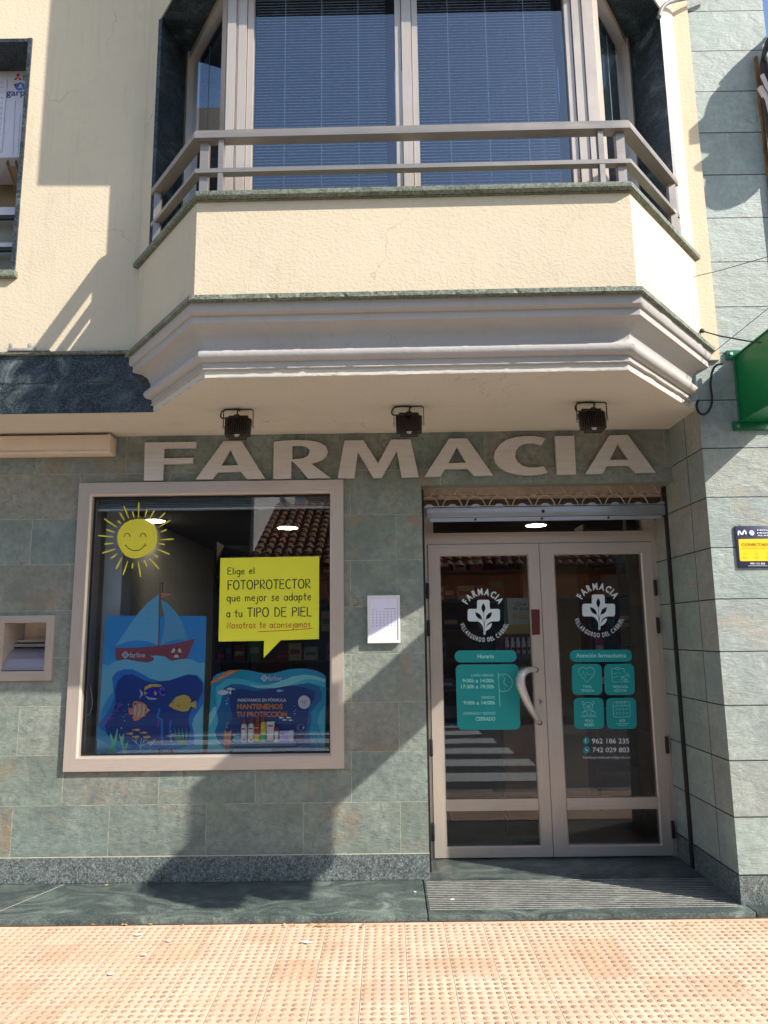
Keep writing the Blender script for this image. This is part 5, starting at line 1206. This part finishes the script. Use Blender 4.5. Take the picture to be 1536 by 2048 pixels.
for x_, y_, r_ in ((320,385,5), (298,405,5), (306,440,8), (1077,468,4), (1090,508,5), (1071,528,5), (1078,556,7), (320,660,5), (300,680,5), (305,710,7)): flat(g, Z(arc(x_, y_, r_, r_, 0, 320, 8), *S3), YP-.0016*5, C['white'])
flat(g, Z(arc(1185, 423, 70, 76, 0, 350, 26), *S3), YP-.0016*5, C['paper'])
for b0, b1 in (((1185,470),(1185,400)), ((1185,440),(1155,410)), ((1185,440),(1215,405)), ((1160,418),(1150,430)), ((1210,412),(1216,400))): stroke(g, Z([b0, b1], *S3), YP-.0016*5.8, .0025, C['red'])
stroke(g, Z(arc(1140, 710, 40, 34, 30, 330, 12), *S3), YP-.0016*5, .0016, C['lilac']); stroke(g, Z([(1120,690),(1122,740)], *S3), YP-.0016*5, .002, C['lilac']); Q(g, [(1165,712),(1186,690),(1184,735)], 'lilac', 5)
for k_ in range(4): stroke(g, Z([(1180+k_*45,790),(1220+k_*40,870),(1300+k_*22,950)], *S3), YP-.0016*5, .004, C['dteal'])
g.build('board', pd)
g = MB(); farline(g, 700, 122, 928, 178, YP-.0016*5, *S3, C['white'])
def tq(s_, x0, y0, x1, y1, c2, bold=.02): (a, b), (c, d_) = Z([(x0, y0), (x1, y1)], *S3); text(g, s_, (a, b, c, d_), YP-.0016*5, C[c2], bold)
tq('INNOVAMOS EN FÓRMULA.', 430, 372, 985, 418, 'white'); tq('MANTENEMOS', 422, 442, 942, 504, 'amber', .03); tq('TU PROTECCIÓN', 416, 515, 990, 592, 'amber', .03); g.build('lettering', pd)
g = MB(); a_, b_ = at(*Z([(345, 880)], *S3)[0], .06), at(*Z([(1090, 915)], *S3)[0], .06)
g.box(a_.x, b_.x, .045, .092, b_.z, a_.z, C['shelf']); g.build('shelf', pd)
g = MB(); Q(g, leaf(368, 850, 500, 842, 40), 'coral', 7); Q(g, [(385,840),(372,775),(410,815)], 'teal2', 7); g.build('fish', pd)
g = MB()
for k_ in range(9):
    y_ = 960-k_*24
    for sx in (-1, 1): Q(g, leaf(305+k_*1.5, y_+20, 305+k_*1.5+sx*46, y_-30, 9), 'orange', 6+k_*.3)
Q(g, leaf(310, 985, 320, 745, 10), 'orange', 9); g.build('coral', pd)
# bottles of sun cream: turned shapes standing on the little shelf
def lathe(g, cx, cy, z0, prof, mt, n=14):
    vs = []; fs = []
    for r_, z_ in prof: vs += [(cx+r_*math.cos(2*math.pi*k_/n), cy+r_*math.sin(2*math.pi*k_/n), z0+z_) for k_ in range(n)]
    for i in range(len(prof)-1):
        for k_ in range(n): fs.append((i*n+k_, i*n+(k_+1) % n, (i+1)*n+(k_+1) % n, (i+1)*n+k_))
    fs.append(list(reversed(range(n)))); fs.append([(len(prof)-1)*n+k_ for k_ in range(n)])
    g.add(vs, fs, mt, True)
zb = a_.z+.0005; YB2 = .066; mpx = (at(600, 1480, YB2).x-at(500, 1480, YB2).x)/100/5.689
BOT = [(498, 70, 255, 'white', 'red', 'clear white spray bottle with dark red cap in the display'), (580, 72, 260, 'white', 'red', 'white spray bottle with red nozzle second from left in the display'), (650, 66, 278, 'red', 'red', 'tall red spray bottle shading to orange at its foot'), (717, 66, 278, 'yellow', 'red', 'yellow green spray bottle with red cap in the display')]
for cx, w_, h_, c1, c2, lab in BOT:
    x_ = at(*Z([(cx, 870)], *S3)[0], YB2).x; r_ = w_*mpx/2; H_ = h_*mpx
    t_ = thing('sun_cream_bottle', lab, 'bottle', (x_, YB2, zb), 'sun cream products on the little display shelf')
    g = MB(); lathe(g, x_, YB2, zb, [(r_*.94, 0), (r_, .004), (r_, H_*.66), (r_*.9, H_*.74), (r_*.55, H_*.79)], C[c1]); b0 = g.build('bottle_body', t_)
    g = MB(); lathe(g, x_, YB2, zb, [(r_*.5, H_*.792), (r_*.52, H_*.93), (r_*.36, H_*.985), (r_*.2, H_)], C[c2]); g.build('cap', t_)
    g = MB(); 
    if c1 == 'white': g.box(x_-r_*.6, x_+r_*.6, YB2-r_-.0012, YB2-r_+.002, zb+H_*.55, zb+H_*.60, C['red']); g.box(x_-r_*.1, x_+r_*.5, YB2-r_-.0012, YB2-r_+.002, zb+H_*.05, zb+H_*.14, C['red'])
    else: lathe(g, x_, YB2, zb+.0045, [(r_+.0006, 0), (r_+.0006, H_*.26)], C['yellow' if c1 == 'red' else 'dgreen']); g.box(x_-r_*.6, x_+r_*.6, YB2-r_-.0012, YB2-r_+.002, zb+H_*.55, zb+H_*.58, C['paper'])
    g.build('band', t_)
x_ = at(*Z([(800, 870)], *S3)[0], YB2).x; t_ = thing('sun_cream_tube', 'wide white cream tube standing on its red cap in the display', 'tube', (x_, YB2, zb), 'sun cream products on the little display shelf')
g = MB(); lathe(g, x_, YB2, zb, [(40*mpx, 0), (40*mpx, 22*mpx)], C['red']); g.build('cap', t_)
g = MB(); hw = 46*mpx; g.prism([(x_-hw*.8, YB2-.009, zb+22.5*mpx), (x_+hw*.8, YB2-.009, zb+22.5*mpx), (x_+hw, YB2-.002, zb+220*mpx), (x_-hw, YB2-.002, zb+220*mpx)], (0, .010, 0), C['white']); g.box(x_-hw*.6, x_+hw*.6, YB2-.011, YB2-.002, zb+168*mpx, zb+182*mpx, C['red']); g.build('tube_body', t_)
x_ = at(*Z([(870, 880)], *S3)[0], .055).x; t_ = thing('sun_cream_tube', 'small white tube with red top standing before the grey carton', 'tube', (x_, .055, zb), 'sun cream products on the little display shelf')
g = MB(); lathe(g, x_, .055, zb, [(38*mpx, 0), (34*mpx, 18*mpx), (20*mpx, 30*mpx), (27*mpx, 120*mpx)], C['white']); g.build('tube_body', t_); g = MB(); lathe(g, x_, .055, zb, [(30*mpx, 121*mpx), (30*mpx, 158*mpx)], C['red']); g.build('cap', t_)
a_, c_ = at(*Z([(905, 870)], *S3)[0], .062), at(*Z([(1062, 745)], *S3)[0], .062)
o = MB().bbox(a_.x, a_.x+105*mpx, .058, .085, zb, zb+118*mpx, C['lilac'], .001); o.box(a_.x+4*mpx, a_.x+55*mpx, .0574, .06, zb+80*mpx, zb+94*mpx, C['red']); o = o.build('carton'); tag(o, 'grey lilac carton with red stripe at right of the display shelf', 'carton', 'sun cream products on the little display shelf')
o = MB().bbox(a_.x+107*mpx, a_.x+158*mpx, .055, .085, zb, zb+122*mpx, C['paper'], .002).build('carton'); tag(o, 'narrow pale carton at the right end of the display shelf', 'carton', 'sun cream products on the little display shelf')
# raised blind and its bead chain behind the glass
bd = thing('roller_blind', 'raised grey slatted blind behind the top edge of the shop window', 'blind', (-1.15, .09, 2.2))
g = MB(); M_BLD = simple('blind_grey', s2l((150, 160, 164)), .6)
for k_ in range(7): g.box(-1.95, -.37, .085, .115, 2.182+k_*.0125, 2.189+k_*.0125, M_BLD)
g.build('slats', bd); g = MB(); g.box(-1.95, -.37, .08, .12, 2.166, 2.177, C['white'])
for x_ in (-1.86, -1.45, -1.05, -.68, -.42): g.tube([(x_, .08, 2.172), (x_, .08, 2.26)], .004, M_BLD, 5)
g.build('bottom_rail', bd)
g = MB(); g.tube(crom([at(x_, y_, .08) for x_, y_ in ((180, 1020), (176, 1200), (174, 1340), (170, 1400), (170, 1425), (176, 1430), (184, 1415), (184, 1395), (180, 1370))]), .002, C['white'], 5); g.build('chain', bd)

# ================================================================ INTERIOR
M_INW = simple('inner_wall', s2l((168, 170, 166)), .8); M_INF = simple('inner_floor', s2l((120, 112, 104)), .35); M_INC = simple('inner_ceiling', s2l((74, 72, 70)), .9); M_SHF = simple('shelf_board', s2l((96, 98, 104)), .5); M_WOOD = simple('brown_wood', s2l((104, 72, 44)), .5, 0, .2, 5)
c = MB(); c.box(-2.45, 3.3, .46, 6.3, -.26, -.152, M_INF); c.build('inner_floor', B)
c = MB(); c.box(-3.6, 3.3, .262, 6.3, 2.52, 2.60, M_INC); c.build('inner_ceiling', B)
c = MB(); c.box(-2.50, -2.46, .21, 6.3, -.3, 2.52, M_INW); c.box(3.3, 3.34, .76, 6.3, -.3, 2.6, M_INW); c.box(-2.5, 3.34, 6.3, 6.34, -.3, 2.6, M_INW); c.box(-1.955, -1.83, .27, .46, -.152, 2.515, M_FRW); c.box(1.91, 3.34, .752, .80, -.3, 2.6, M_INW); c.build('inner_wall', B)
M_LAMP = emit('lamp_disc', (1.0, .86, .68), 26.0)
for i, (px_, py_, lab) in enumerate(((1072, 1050, 'round white ceiling lamp seen through the transom above the doors'), (575, 1055, 'round white ceiling lamp seen by the tiled roof reflection'), (322, 1069, 'lower round ceiling lamp beside the sun sticker'), (308, 1041, 'upper round ceiling lamp behind the sun sticker'))):
    q = atz(px_, py_, 2.515); t_ = thing('ceiling_lamp', lab, 'lamp', (q.x, q.y, 2.5185), 'round lamps on the pharmacy ceiling')
    g = MB(); g.disc((q.x, q.y, 2.5185), .108, (0, 0, -1), .012, M_LAMP, 28); g.build('diffuser', t_); g = MB(); g.disc((q.x, q.y, 2.5189), .120, (0, 0, -1), .010, M_WHITE, 28, r0=.109); g.build('rim', t_)
# shelves along the back and right with cartons
PALN = ['white', 'blue', 'pink', 'green', 'red', 'cream', 'teal']
PAL = [mat('carton_'+n_, c2) for n_, c2 in dict(white=(206, 204, 200), blue=(52, 70, 130), pink=(176, 88, 116), green=(86, 140, 96), red=(150, 44, 44), cream=(196, 186, 150), teal=(60, 140, 150)).items()]
def shelf(name_lab, x0, x1, y0, y1, zs, cat='shelf'):
    t_ = thing('shelf_unit', name_lab, cat, ((x0+x1)/2, (y0+y1)/2, -.152))
    g = MB(); g.box(x0, x1, y1-.02, y1, -.152, zs[-1]+.35, M_SHF); g.build('back_panel', t_)
    for x_ in (x0, x1-.025): g = MB(); g.box(x_, x_+.025, y0, y1-.0201, -.152, zs[-1]+.35, M_WOOD); g.build('side_panel', t_)
    for z_ in zs: g = MB(); g.box(x0+.026, x1-.026, y0+.005, y1-.021, z_-.02, z_, M_SHF); g.build('shelf', t_)
    return t_
ZSH = [.15, .5, .8, 1.08, 1.36, 1.64, 1.92]
shelf('tall dark shelf unit of medicines seen through the shop window', -1.75, -.25, 2.6, 2.95, ZSH)
shelf('tall shelf unit of medicines seen through the left door', .25, 1.30, 2.3, 2.65, ZSH)
shelf('tall shelf unit at the far right seen through the right door', 1.75, 2.45, 1.7, 2.0, ZSH)
rnd = random.Random(3)
for (x0, x1, yf, grp, wh) in ((-1.70, -.30, 2.63, 'medicine cartons behind the shop window', 'dark shelves behind shop window'), (.30, 1.25, 2.33, 'medicine cartons behind the left door', 'shelves behind left door'), (1.80, 2.40, 1.73, 'medicine cartons behind the right door', 'shelves behind right door')):
    for lev, z_ in zip(('second', 'third', 'fourth', 'fifth', 'sixth', 'seventh'), ZSH[1:]):
        x_ = x0
        while x_ < x1-.1:
            w_ = rnd.uniform(.06, .17); h_ = rnd.uniform(.08, .22)
            if rnd.random() < .8:
                pi_ = rnd.randrange(7); mt = PAL[pi_]; o = MB().box(x_, x_+w_, yf, yf+.18, z_+.0005, z_+h_, mt)
                o.box(x_+w_*.12, x_+w_*.88, yf-.0015, yf+.01, z_+h_*.35, z_+h_*.62, rnd.choice(PAL)); o = o.build('medicine_carton')
                tag(o, PALN[pi_]+' medicine carton on '+lev+' board of '+wh, 'carton', grp)
            x_ += w_+rnd.uniform(.004, .05)
# poster stand behind the left door
YI = .95
ps = thing('advert_poster', 'cream and yellow advertising poster behind the left door glass', 'poster', tuple(at(1036, 1320, YI)))
g = MB(); M_PC = mat('poster_cream', (186, 184, 168)); M_PY = mat('poster_yellow', (176, 152, 70)); M_PG = mat('poster_green', (84, 104, 62)); M_PT = mat('poster_ink', (64, 62, 56))
flat(g, [(1008, 1196), (1066, 1196), (1067, 1266), (1010, 1267)], YI, M_PC, .004); flat(g, [(1010, 1249), (1067, 1248), (1067, 1267), (1010, 1268)], YI-.002, M_PY); flat(g, [(1008, 1196), (1014, 1196), (1017, 1250), (1010, 1250)], YI-.002, M_PG); g.build('sheet', ps)
g = MB(); text(g, '¡Que n', (1031, 1204, 1060, 1213), YI-.003, M_PT, 0); text(g, 'te piqu', (1026, 1213, 1060, 1222), YI-.003, M_PT, 0); text(g, 'Kital', (1026, 1226, 1060, 1238), YI-.003, M_PY, .01); g.build('lettering', ps)
g = MB(); a_ = at(1036, 1320, YI); g.box(a_.x-.13, a_.x+.13, YI+.005, YI+.12, -.152, at(1036, 1267, YI).z-.002, M_WOOD); g.build('stand', ps)
for k_ in range(5):
    q = at(1015+k_*11, 1308, YI-.06); o = MB(); lathe(o, q.x, YI-.06, q.z, [(.014, 0), (.015, .09), (.009, .105), (.009, .125)], PAL[0]); o.box(q.x-.012, q.x+.012, YI-.0765, YI-.07, q.z+.03, q.z+.05, PAL[4]); o = o.build('medicine_bottle'); tag(o, 'white bottle with red label in the row below the poster behind the left door', 'bottle', 'white bottles below the poster')
g = MB(); a_, b_ = at(1008, 1309, YI), at(1068, 1318, YI); g.box(a_.x, b_.x+.05, YI-.09, YI+.004, b_.z, a_.z-.0008, M_SHF); o = g.build('bottle_shelf'); tag(o, 'grey shelf carrying the row of white bottles below the poster', 'shelf')
g = MB(); a_ = at(1282, 1400, .9); g.box(a_.x-.03, a_.x+.06, .88, .96, -.152, 2.515, M_WOOD); o = g.build('wooden_post'); tag(o, 'brown wooden upright just inside the right door', 'post')

# ================================================================ ACROSS THE STREET (seen mirrored in the glass)
def tile_mat():
    t = NT('clay_tiles'); o = t.coord()
    c2 = t.ramp(t.noise(o, 6, 3, .6), [(.3, s2l((120, 74, 54))), (.5, s2l((168, 112, 80))), (.7, s2l((150, 132, 110)))])
    t.color(c2); t.b.inputs['Roughness'].default_value = .9; return t.m
M_TILE = tile_mat()
M_FAC = simple('blue_grey_facade', s2l((84, 88, 100)), .9, 0, .1, 2); M_FACO = simple('ochre_band', s2l((186, 116, 74)), .9, 0, .12, 2); M_FACW = simple('white_facade', s2l((226, 222, 214)), .9, 0, .08, 2); M_FACD = simple('charcoal_facade', s2l((58, 58, 60)), .9, 0, .1, 2); M_BRD = simple('brown_door', s2l((80, 52, 38)), .6)
YO = -10.4
def xo(px, Y_=YO):  # horizontal place that mirrors to a photo column
    d_ = ray(px, 1100); return d_.x/d_.y*(abs(Y_)+4.76)
lh = thing('tiled_house', 'low house with curved clay roof tiles across the street, mirrored in the shop window', 'house', (2, YO-2, ZP))
x0 = xo(505); x1 = 9.0
g = MB(); g.box(x0, x1, YO-5, YO, ZP, 2.05, M_FAC); g.box(x0, x1, YO-5, YO+.02, 2.05, 2.62, M_FACO); g.build('wall', lh)
g = MB(); pitch = math.radians(27); rows_ = 13; colw = .215
for i in range(int((x1-x0)/colw)):
    for r_ in range(rows_):
        cx = x0+.05+i*colw; u = r_*.33; 
        vs = []; 
        for u_, rr_ in ((u-.04, .098), (u+.40, .078)):
            for k_ in range(7):
                a2 = math.pi*k_/6; oz = rr_*math.sin(a2)+.03*(1 if u_ < u+.1 else 0)
                vs.append((cx+rr_*math.cos(a2), YO+.42-u_*math.cos(pitch)-oz*math.sin(pitch)*-1, 2.68+u_*math.sin(pitch)+oz*math.cos(pitch)+rnd.uniform(-.006, .006)))
        g.add(vs, [(k_, k_+1, 8+k_, 7+k_) for k_ in range(6)], M_TILE, True)
g.prism([(x0-.02, YO+.40, 2.63), (x0-.02, YO+.40-4.4*math.cos(pitch), 2.63+4.4*math.sin(pitch)), (x0-.02, YO-4.9, 2.63), (x0-.02, YO-.1, 2.55)], (x1-x0, 0, 0), M_TILE); g.build('roof', lh, fixn=False)
for px_ in (560, 900, 1130):
    X_ = xo(px_); g = MB(); g.box(X_-.5, X_+.5, YO+.0, YO+.03, ZP, 1.95, M_BRD); g.build('door', lh)
wh = thing('white_house', 'tall white rendered house behind the clay roof across the street', 'house', (-2, YO-4, ZP))
g = MB(); g.box(xo(507, -18.5), xo(612, -18.5), -20, -18.5, ZP, 6.6, M_FACW); g.build('wall', wh)
bh = thing('brown_house', 'brown gabled house further back across the street at right', 'house', (3, -16, ZP))
g = MB(); g.box(xo(614, -15), 9, -19, -15, ZP, 5.3, M_FACO); g.build('wall', bh); g = MB(); g.box(xo(614, -15)-.2, 9, -19, -14.6, 5.3, 5.45, M_BRD); g.build('eaves', bh)
dh = thing('grey_house', 'charcoal grey house across the street at left', 'house', (-5, YO-2, ZP))
g = MB(); g.box(-14, x0-.05, YO-7, YO+.05, ZP, 5.6, M_FACD); g.build('wall', dh); g = MB(); g.box(x0-.0499, x0-.02, YO-7, YO-.15, 1.5, 5.6, M_FACW); g.build('side_wall', dh)
for px_ in (250, 400):
    X_ = xo(px_); g = MB(); g.box(X_-.5, X_+.5, YO+.05, YO+.09, .5, 2.2, M_FAC); g.build('window', dh)
g = MB(); g.tube([(-12, YO+.3, 3.2), (-4, YO+.25, 2.95), (4, YO+.28, 3.0), (9, YO+.3, 3.25)], .015, M_BLACK, 5); o = g.build('street_cable'); tag(o, 'black cable strung along the house fronts across the street', 'cable')

# ---------------------------------------------------------------- litter by the step
M_LEAF = mat('dry_leaf', (176, 140, 84), .8, .2); M_PAP = mat('white_scrap', (224, 220, 214), .8)
CRUMBS = tuple((rnd.choice((rnd.uniform(180, 760), rnd.uniform(560, 720), rnd.uniform(860, 1500))), rnd.uniform(1849, 1856), rnd.uniform(.006, .016), 0) for _ in range(34))
for i, (px_, py_, s_, mt) in enumerate(CRUMBS+((620, 1851, .022, 0), (640, 1853, .03, 0), (655, 1851, .018, 0), (300, 1850, .018, 0), (212, 1771, .02, 0), (700, 1850, .014, 0), (275, 1871, .03, 1), (288, 1912, .022, 1), (222, 1950, .02, 1), (612, 1886, .035, 1), (338, 1884, .016, 1), (905, 1800, .022, 1), (830, 1785, .012, 1))):
    q = atz(px_, py_, ZP+.003 if py_ > 1845 else -.1505); g = MB(); n_ = 7; a0 = rnd.uniform(0, 6)
    up = .004 if py_ > 1845 else .002
    pts_ = [(q.x+s_*(.5+.5*rnd.random())*math.cos(a0+2*math.pi*k_/n_), q.y+s_*.6*(.5+.5*rnd.random())*math.sin(a0+2*math.pi*k_/n_), q.z+up+rnd.uniform(0, .003)) for k_ in range(n_)]
    g.add(pts_+[(q.x, q.y, q.z+up+.006)], [(k_, (k_+1) % n_, n_) for k_ in range(n_)], M_PAP if mt else M_LEAF)
    o = g.build('paper_scrap' if mt else 'dry_leaf', fixn=False); tag(o, 'small white scrap lying on the salmon paving or step' if mt else 'small dry leaf lying along the foot of the granite step', 'litter', 'white scraps on the ground' if mt else 'dry leaves along the step')
